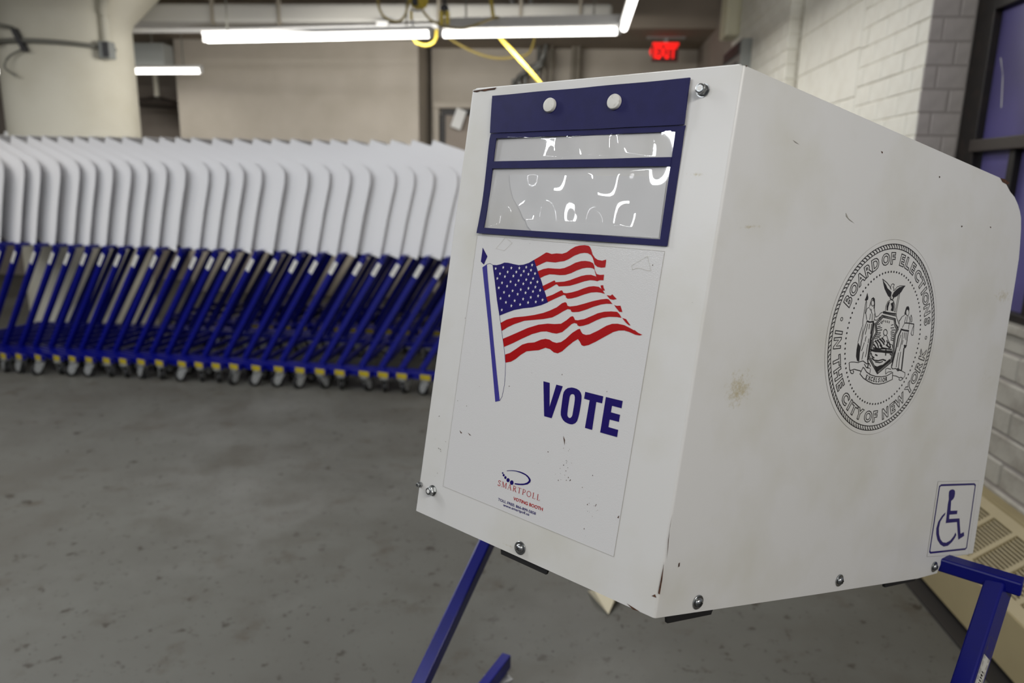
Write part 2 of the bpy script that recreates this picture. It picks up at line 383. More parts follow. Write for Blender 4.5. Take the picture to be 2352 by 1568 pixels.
# ------------------------------------------------------------------ window in the right wall
wn = struct(obj('window_1', BX((1.515, 2.955, .935), (1.575, 3.08, 3.3), .004), M['frame']))
obj('frame_head', BX((1.515, 2.66, 2.02), (1.57, 2.96, 2.09), .004), M['frame'], wn)
cols = [2.955, 2.665, 2.60, 2.30, 2.235, 1.935, 1.87, 1.57, 1.505, 1.205]
for a in (2.6325, 2.2675, 1.9025, 1.5375): obj('mullion', BX((1.52, a - .026, 1.56), (1.57, a + .026, 3.3), .004), M['frame'], wn)
for a in (2.71, 2.49, 2.27, 2.05, 1.83, 1.61, 1.39): obj('mullion', BX((1.52, a - .018, .935), (1.57, a + .018, 1.515), .004), M['frame'], wn)
obj('transom', BX((1.50, 1.1, 1.515), (1.575, 2.96, 1.56), .004), M['rail'], wn)
obj('transom', BX((1.52, 1.1, 2.02), (1.57, 2.66, 2.06), .004), M['frame'], wn)
obj('sill_bar', BX((1.51, 1.1, .935), (1.575, 2.96, .965), .004), M['frame'], wn)
for b, a in ((2.6585, 2.955), (2.2935, 2.6065), (1.9285, 2.2415), (1.5635, 1.8765)):
    obj('pane', BX((1.545, b, 1.56), (1.551, a, 2.02)), M['pane'], wn); obj('pane', BX((1.545, b, 2.06), (1.551, a, 3.3)), M['pane'], wn)
yy = [2.955, 2.71, 2.49, 2.27, 2.05, 1.83, 1.61, 1.39]
for a, b in zip(yy, yy[1:]): obj('pane', BX((1.545, b + .018, .965), (1.551, a - .018, 1.515)), M['pane'], wn)
raw('pale_streak', [(1.5445, 2.925, 1.85), (1.5445, 2.918, 1.85), (1.5445, 2.885, 1.78), (1.5445, 2.892, 1.79), (1.5445, 2.868, 1.67), (1.5445, 2.862, 1.67)], [(0, 1, 2, 3), (3, 2, 5, 4)], M['metalwhite'], wn)  # pale streak across the upper pane
# ------------------------------------------------------------------ baseboard convector under the window
ht = thing('convector_heater', 'beige metal convector heater with louvred sloping top along the wall under the window', 'heater', (1.38, 2.0, 0))
H0 = Vector((1.38, 2.0, 0))
def hb(lo, hi, bev=.002): return BX([a - b for a, b in zip(lo, H0)], [a - b for a, b in zip(hi, H0)], bev)
obj('front_panel', hb((1.275, .8, .035), (1.29, 2.95, .205)), M['heater'], ht)
obj('dark_strip', hb((1.232, .8, .0), (1.30, 2.95, .010)), M['footdark'], ht)  # thin dark strip on the floor along the heater front
obj('toe_kick', hb((1.30, .8, .0), (1.33, 2.95, .04)), M['footdark'], ht)
obj('end_panel', hb((1.285, 2.94, .0), (1.495, 2.955, .20)), M['heater'], ht)
obj('back_panel', hb((1.48, .8, .0), (1.497, 2.95, .345)), M['heater'], ht)
obj('top_strip', hb((1.455, .8, .332), (1.497, 2.95, .348)), M['heater'], ht)
# sloping grille between (1.278,.205) and (1.457,.34)
g0, g1 = Vector((1.278, 0, .205)), Vector((1.457, 0, .340)); gd = (g1 - g0).normalized(); GL = (g1 - g0).length; gn = Vector((-gd.z, 0, gd.x))
gm = Matrix(((gd.x, 0, gn.x, g0.x - H0.x), (0, 1, 0, -H0.y), (gd.z, 0, gn.z, g0.z), (0, 0, 0, 1)))
def gb(lo, hi, bev=0): return BX(lo, hi, bev, gm)
gr = obj('grille', gb((.0, .8, -.012), (.038, 2.95, 0), .002), M['heater'], ht)
obj('grille_rail', gb((GL - .038, .8, -.012), (GL, 2.95, 0), .002), M['heater'], gr)
obj('grille_backing', gb((.03, .8, -.03), (GL - .03, 2.95, -.026)), M['heaterdark'], gr)
ys = 2.95
while ys > .85:
    obj('rib', gb((.036, ys - .022, -.012), (GL - .036, ys, 0), .001), M['heater'], gr)
    for k in range(13):
        u = .045 + k * (GL - .09) / 12
        if ys > 1.6: obj('louvre', gb((u - .0026, ys - .125, -.016), (u + .0026, ys - .022, -.005)), M['heater'], gr)
    ys -= .125
# ------------------------------------------------------------------ round column with flared head
cx, cy = -4.29, 6.05
cl = struct(obj('trim_8', LATHE([(.50, 0), (.50, 2.58), (.52, 2.63), (1.15, 3.32)], 40, Matrix.Translation((cx, cy, 0))), M['column'], None, 40))
def ring(r, z, a0, a1, n=14, dz=0): return [(cx + r * cos(a0 + (a1 - a0) * k / n), cy + r * sin(a0 + (a1 - a0) * k / n), z + dz * sin(pi * k / n)) for k in range(n + 1)]
t = tag(obj('conduit', TUBE(ring(.525, 2.36, radians(190), radians(345), 18), .018), M['wire'], None, 60), 'thin grey conduit wrapped round the white column', 'conduit')
obj('clip', BX((cx - .24, cy - .56, 2.33), (cx - .21, cy - .49, 2.40), .004), M['wire'], t)
c2 = tag(obj('downpipe', TUBE(smooth_path([(cx + .50, cy - .22, 2.40), (cx + .50, cy - .22, 2.58), (cx + .52, cy - .26, 2.64), (cx + .62, cy - .36, 2.76), (cx + .90, cy - .60, 3.05), (cx + 1.1, cy - .78, 3.26)], 4), .035, 12), M['column'], None, 60), 'cream painted pipe bending up from the column toward the ceiling', 'pipe')
bx = tag(obj('junction_box', BX((cx + .47, cy - .30, 2.27), (cx + .56, cy - .21, 2.40), .008), M['greybox']), 'square junction box on the right side of the white column', 'junction box')
obj('cover_plate', BX((cx + .51, cy - .312, 2.28), (cx + .56, cy - .298, 2.39), .003), M['darkgrey'], bx)
tg = tag(obj('power_strip', BAR((cx - .04, cy - .53, 2.44), (cx + .04, cy - .54, 2.28), .05, .03, .004), M['darkgrey']), 'dark grey power strip hanging against the white column', 'power strip')
obj('hanging_wire', TUBE(smooth_path([(cx + .02, cy - .53, 2.30), (cx - .10, cy - .54, 2.24), (cx - .14, cy - .55, 2.16), (cx - .06, cy - .55, 2.10)], 5), .008, 6), M['wire'], tg)
obj('feed_wire', TUBE(smooth_path([(cx - .04, cy - .54, 2.45), (cx - .25, cy - .60, 2.50), (cx - .52, cy - .65, 2.66), (cx - .8, cy - .7, 2.85)], 5), .012, 6), M['wire'], tg)
tag(obj('paper_note', BX((cx - .36, cy - .375, 1.50), (cx - .25, cy - .36, 1.69), 0, Matrix.Translation((0, 0, 0))), M['paper']), 'small pale paper note taped low on the white column', 'note')
# ------------------------------------------------------------------ things on the ceiling and the far walls
dt = tag(obj('air_duct', BX((-4.3, 6.45, 2.68), (.27, 6.75, 2.84), .03), M['duct']), 'long flat grey duct hung under the ceiling behind the tube lights', 'duct')
for x in (-3.2, -2.6, -1.2, -.5, .0): obj('hanger', BX((x - .012, 6.43, 2.66), (x + .012, 6.47, 3.3)), M['pipewall'], dt)
cn = tag(obj('conduit', TUBE([(-4.2, 6.40, 2.60), (-2.9, 6.40, 2.61), (.15, 6.40, 2.68), (.22, 6.42, 2.70), (.25, 6.5, 2.76)], .022), M['metalwhite'], None, 60), 'white conduit running along the lower edge of the grey duct', 'conduit')
obj('junction_box', BX((-1.72, 6.35, 2.605), (-1.62, 6.43, 2.68), .006), M['metalwhite'], cn)
tag(obj('pipe', TUBE([(-4.3, 5.6, 3.02), (-1.9, 6.2, 3.05), (-1.7, 6.25, 3.05)], .04), M['pipewall'], None, 60), 'brown painted pipe high under the ceiling near the column', 'pipe')
def fixture(name, p, q, label, hang=True, refl=.028, house=.055):
    p, q = Vector(p), Vector(q); t = thing(name, label, 'tube light', (p + q) / 2, 0, 'ceiling tube lights'); o = (p + q) / 2
    m, L = along(p - o, q - o)
    bm = bmesh.new()                                        # white reflector pan with sloped sides above the tube
    prof = [(-refl, .030), (-.03, .034), (.03, .034), (refl, .030), (refl, .045), (.03, house), (-.03, house), (-refl, .045)]
    A = [bm.verts.new(m @ Vector((x, 0, z))) for x, z in prof]; B = [bm.verts.new(m @ Vector((x, L, z))) for x, z in prof]
    n = len(prof)
    for k in range(n): bm.faces.new((A[k], A[(k + 1) % n], B[(k + 1) % n], B[k]))
    bm.faces.new(A); bm.faces.new(B[::-1])
    obj('reflector', bm, M['metalwhite'], t)
    bm = bmesh.new(); tube(bm, [m @ Vector((0, .03, .0)), m @ Vector((0, L - .03, .0))], .025, 14); obj('tube', bm, M['tube'], t, 60)
    for y in (.0, L - .03): obj('lamp_holder', BX((-.02, y, -.02), (.02, y + .03, .05), .003, m), M['metalwhite'], t)
    if hang:
        for y in (.2, L - .2):
            c = m @ Vector((0, y, .06)); obj('hanger', TUBE([c, c + Vector((0, 0, 3.3 - o.z - c.z))], .006, 6), M['wire'], t)
    return t
fixture('tube_light', (-2.94, 5.76, 2.415), (-1.10, 5.66, 2.44), 'long lit fluorescent tube light left of the hanging yellow plug')
fixture('tube_light', (-1.045, 5.66, 2.44), (.30, 5.58, 2.45), 'lit fluorescent tube light meeting the one that runs toward the camera', True, .06, .11)
fixture('tube_light', (.315, 5.52, 2.455), (.315, 2.9, 2.455), 'lit fluorescent tube light running toward the camera beside the brick wall')
fixture('tube_light', (-6.15, 7.5, 2.40), (-3.87, 7.5, 2.425), 'lit fluorescent tube light passing behind the white column')
tag(obj('panel_box', BX((-4.80, 7.75, 2.50), (-4.42, 7.95, 2.74), .006), M['greybox']), 'pale grey box hung behind the column above the tube light', 'box')
pbh = bpy.data.objects['panel_box']; obj('hanger', TUBE([(-4.6, 7.85, 2.72), (-4.6, 7.85, 2.87)], .01, 6), M['wire'], pbh)
pl = thing('pipe_outlet', 'dark round dish on a pale pipe between the column and the back wall', 'pipe', (-5.0, 8.55, 2.2))
obj('drop_pipe', TUBE([(0, 0, .02), (0, 0, .66)], .03), M['column'], pl, 60); obj('dish', LATHE([(.05, .08), (.38, .0), (.36, -.03), (.05, -.02)], 24), M['rail'], pl, 40)
# exit sign
ex = thing('exit_sign', 'lit red EXIT sign hanging near the far right corner', 'sign', (.895, 8.0, 2.625))
obj('canopy', BX((-.20, -.05, .225), (.20, .05, .255), .004), M['greybox'], ex)
obj('sign_face', BX((-.135, -.018, .0), (.135, .018, .185), .004), M['exitface'], ex)
obj('hanger', BX((-.02, -.015, .18), (.02, .015, .23)), M['greybox'], ex)
place_text('EXIT', 'lettering', (-.118, .03), .125, .236, lambda u, v: Vector((u, -.0195, v)), M['exit'], ex, .05)
flat('chevron', [[(-.165, .095), (-.14, .15), (-.14, .04)]], lambda u, v: Vector((u, -.0185, v)), M['exit'], ex)
flat('lit_edge', [[(-.135, .155), (.135, .155), (.135, .185), (-.135, .185)]], lambda u, v: Vector((u, -.0188, v)), M['exit'], ex)
# boxes on the far pilaster
b1 = tag(obj('alarm_box', BX((1.16, 6.215, 2.545), (1.275, 6.47, 3.0), .02), M['beigebox']), 'rounded beige box high on the far end of the white brick wall', 'box')
b2 = tag(obj('louvre_box', BX((1.197, 5.74, 2.0), (1.275, 6.4, 2.44), .006), M['greybox']), 'grey ventilated steel box under the beige box on the white brick wall', 'box')
obj('top_louvre', BX((1.188, 5.78, 2.34), (1.199, 6.36, 2.42), .002), M['darkgrey'], b2)
for k in range(5): obj('slat', BX((1.187, 5.85, 2.27 - k * .045), (1.199, 6.25, 2.29 - k * .045), .002), M['darkgrey'], b2)
# pipes on the right bay
PX = ((-.72, 2.55), (-.655, 2.60), (-.59, 2.63), (-.45, 2.86), (-.375, 2.86), (-.30, 2.86), (-.055, 2.86), (-.0, 2.86))
LB = ('leftmost', 'second', 'third', 'fourth', 'fifth', 'sixth', 'seventh', 'rightmost')
for k, (x, zt) in enumerate(PX):
    if k < 3: pts = smooth_path([(x, 8.5, 0), (x, 8.5, zt - .25), (x, 8.5, zt - .12), (x + .06, 8.46, zt - .02), (x + .18, 8.42, zt + .05), (-.40, 8.4, zt + .10), (-.36, 8.4, 2.86)], 3)
    else: pts = [(x, 8.52, 0), (x, 8.52, zt)]
    p = tag(obj('conduit', TUBE(pts, .024 if k < 6 else .03), M['pipe'] if k < 4 else M['pipewall'], None, 60), '%s of the vertical conduits on the far wall counted from the left' % LB[k] if k else 'leftmost curved conduit on the far wall above the near booth', 'conduit', 'conduits on the far wall')
    if k < 3: obj('fitting', LATHE([(.032, 0), (.032, .07)], 12, Matrix.Translation((x, 8.5, 2.22 + .04 * k))), M['pipelight'], p)
for k, (x0, x1) in enumerate(((-.645, -.506), (-.555, -.454), (-.47, -.421))):
    tag(obj('pipe', TUBE(smooth_path([(x0 - .04, 7.0, 3.28), (x0 + .015, 7.0, 2.99), ((x0 + x1) / 2, 7.0, 2.9), (x1, 7.05, 2.80), (x1 + .01, 7.3, 2.76)], 4), .020), M['pipelight'], None, 60), '%s of three bright steel pipes dropping from the ceiling above the tube lights' % ('left', 'middle', 'right')[k], 'pipe')
pbx = tag(obj('pull_box', BX((-.66, 7.05, 2.745), (-.26, 7.3, 2.815), .006), M['duct']), 'flat pale box above the tube light under the bright pipes', 'box')
for x in (-.62, -.30): obj('hanger', TUBE([(x, 7.2, 2.80), (x, 7.2, 3.3)], .008, 6), M['wire'], pbx)
tag(obj('paper_sheet', BX((-.06, -.004, -.11), (.06, .004, .11), 0, Matrix.Translation((-1.36, 8.54, 2.07)) @ Matrix.Rotation(.35, 4, 'Y')), M['paper']), 'white paper hanging in the dark doorway on the far wall', 'paper')
# yellow cords under the lights
def px(pts): return smooth_path(pts, 6)
tag(obj('cord_loop', TUBE(px([(-1.36, 5.2, 3.28), (-1.392, 5.2, 2.80), (-1.392, 5.2, 2.573), (-1.369, 5.2, 2.49), (-1.327, 5.2, 2.451), (-1.281, 5.2, 2.436), (-1.235, 5.2, 2.442), (-1.204, 5.2, 2.476), (-1.188, 5.2, 2.523), (-1.165, 5.2, 2.62)]), .008, 8), M['cordold'], None, 60), 'thin yellow cord loop hanging left of the reel', 'cord')
rl = tag(obj('cord_reel', LATHE([(.02, -.035), (.05, -.04), (.06, -.02), (.06, .02), (.05, .04), (.02, .035)], 20, Matrix.Translation((-1.105, 5.2, 2.572)) @ Matrix.Rotation(pi / 2, 4, 'Y') @ Matrix.Rotation(.5, 4, 'X')), M['cord'], None, 40), 'yellow cord reel with black core hanging from the ceiling', 'cord reel')
obj('core', BX((-1.14, 5.12, 2.525), (-1.10, 5.16, 2.62), .01), M['cordblack'], rl)
obj('hanger', TUBE([(-1.105, 5.2, 2.60), (-1.105, 5.2, 3.3)], .014, 8), M['cordblack'], rl)
obj('hook', TUBE(px([(-1.155, 5.2, 2.515), (-1.12, 5.16, 2.495), (-1.088, 5.2, 2.51)]), .009, 8), M['metalwhite'], rl)
obj('tail', TUBE([(-1.16, 5.2, 2.505), (-1.159, 5.2, 2.45), (-1.152, 5.2, 2.435)], .009, 8), M['cord'], rl)
obj('plug_tip', TUBE([(-1.152, 5.2, 2.442), (-1.147, 5.2, 2.412)], .013, 8), M['metalwhite'], rl)
pg = tag(obj('cord_plug', BX((-.953, 5.17, 2.475), (-.90, 5.22, 2.54), .012), M['cordblack']), 'black and yellow cord connector hanging over the gap between two tube lights', 'plug')
for x in (-.945, -.905): obj('yellow_grip', BX((x - .014, 5.168, 2.413), (x + .014, 5.20, 2.50), .006), M['cord'], pg)
obj('hanging_cord', TUBE([(-.926, 5.2, 2.53), (-.92, 5.2, 3.3)], .010, 8), M['cordblack'], pg)
tag(obj('cord', TUBE(px([(-1.10, 5.22, 2.53), (-1.057, 5.3, 2.478), (-1.011, 5.3, 2.449), (-.949, 5.3, 2.424), (-.825, 5.3, 2.412), (-.749, 5.3, 2.427), (-.703, 5.3, 2.444), (-.63, 5.5, 2.52), (-.60, 5.61, 2.552)]), .008, 8), M['cordold'], None, 60), 'yellow cord draped above the tube light from reel to pipes', 'cord')
tag(obj('cord', TUBE(px([(-1.30, 5.9, 2.50), (-1.292, 5.9, 2.443), (-1.264, 5.9, 2.421), (-1.212, 5.9, 2.408), (-1.16, 5.9, 2.418), (-1.126, 5.9, 2.451), (-1.115, 5.9, 2.52)]), .011, 8), M['cord'], None, 60), 'yellow cord loop under the gap between two tube lights', 'cord')
tag(obj('cord', TUBE(px([(-1.25, 7.0, 2.72), (-1.192, 7.0, 2.653), (-1.09, 7.0, 2.596), (-.967, 7.0, 2.54), (-.844, 7.0, 2.502), (-.721, 7.0, 2.488), (-.60, 7.0, 2.50), (-.459, 7.0, 2.535), (-.40, 7.1, 2.74)]), .011, 8), M['cordold'], None, 60), 'faded yellow cord sagging under the tube light in front of the conduits', 'cord')
tag(obj('cord', TUBE([(-.78, 5.95, 3.28), (-.655, 5.9, 2.515), (-.61, 5.9, 2.459), (-.454, 5.9, 2.30), (-.296, 5.9, 2.134), (-.118, 5.9, 1.94), (.75, 5.9, 1.0), (1.1, 5.9, .02)], .014, 10), M['cord'], None, 60), 'bright yellow cord slanting down behind the near booth', 'cord')
tag(obj('spotlight', LATHE([(.10, 0), (.14, .02), (.16, .22), (.05, .3)], 20, Matrix.Translation((-6.35, 7.2, 2.5)) @ Matrix.Rotation(.3, 4, 'Y')), M['pipelight'], None, 40), 'shiny metal lamp can at the left edge beside the column', 'lamp')

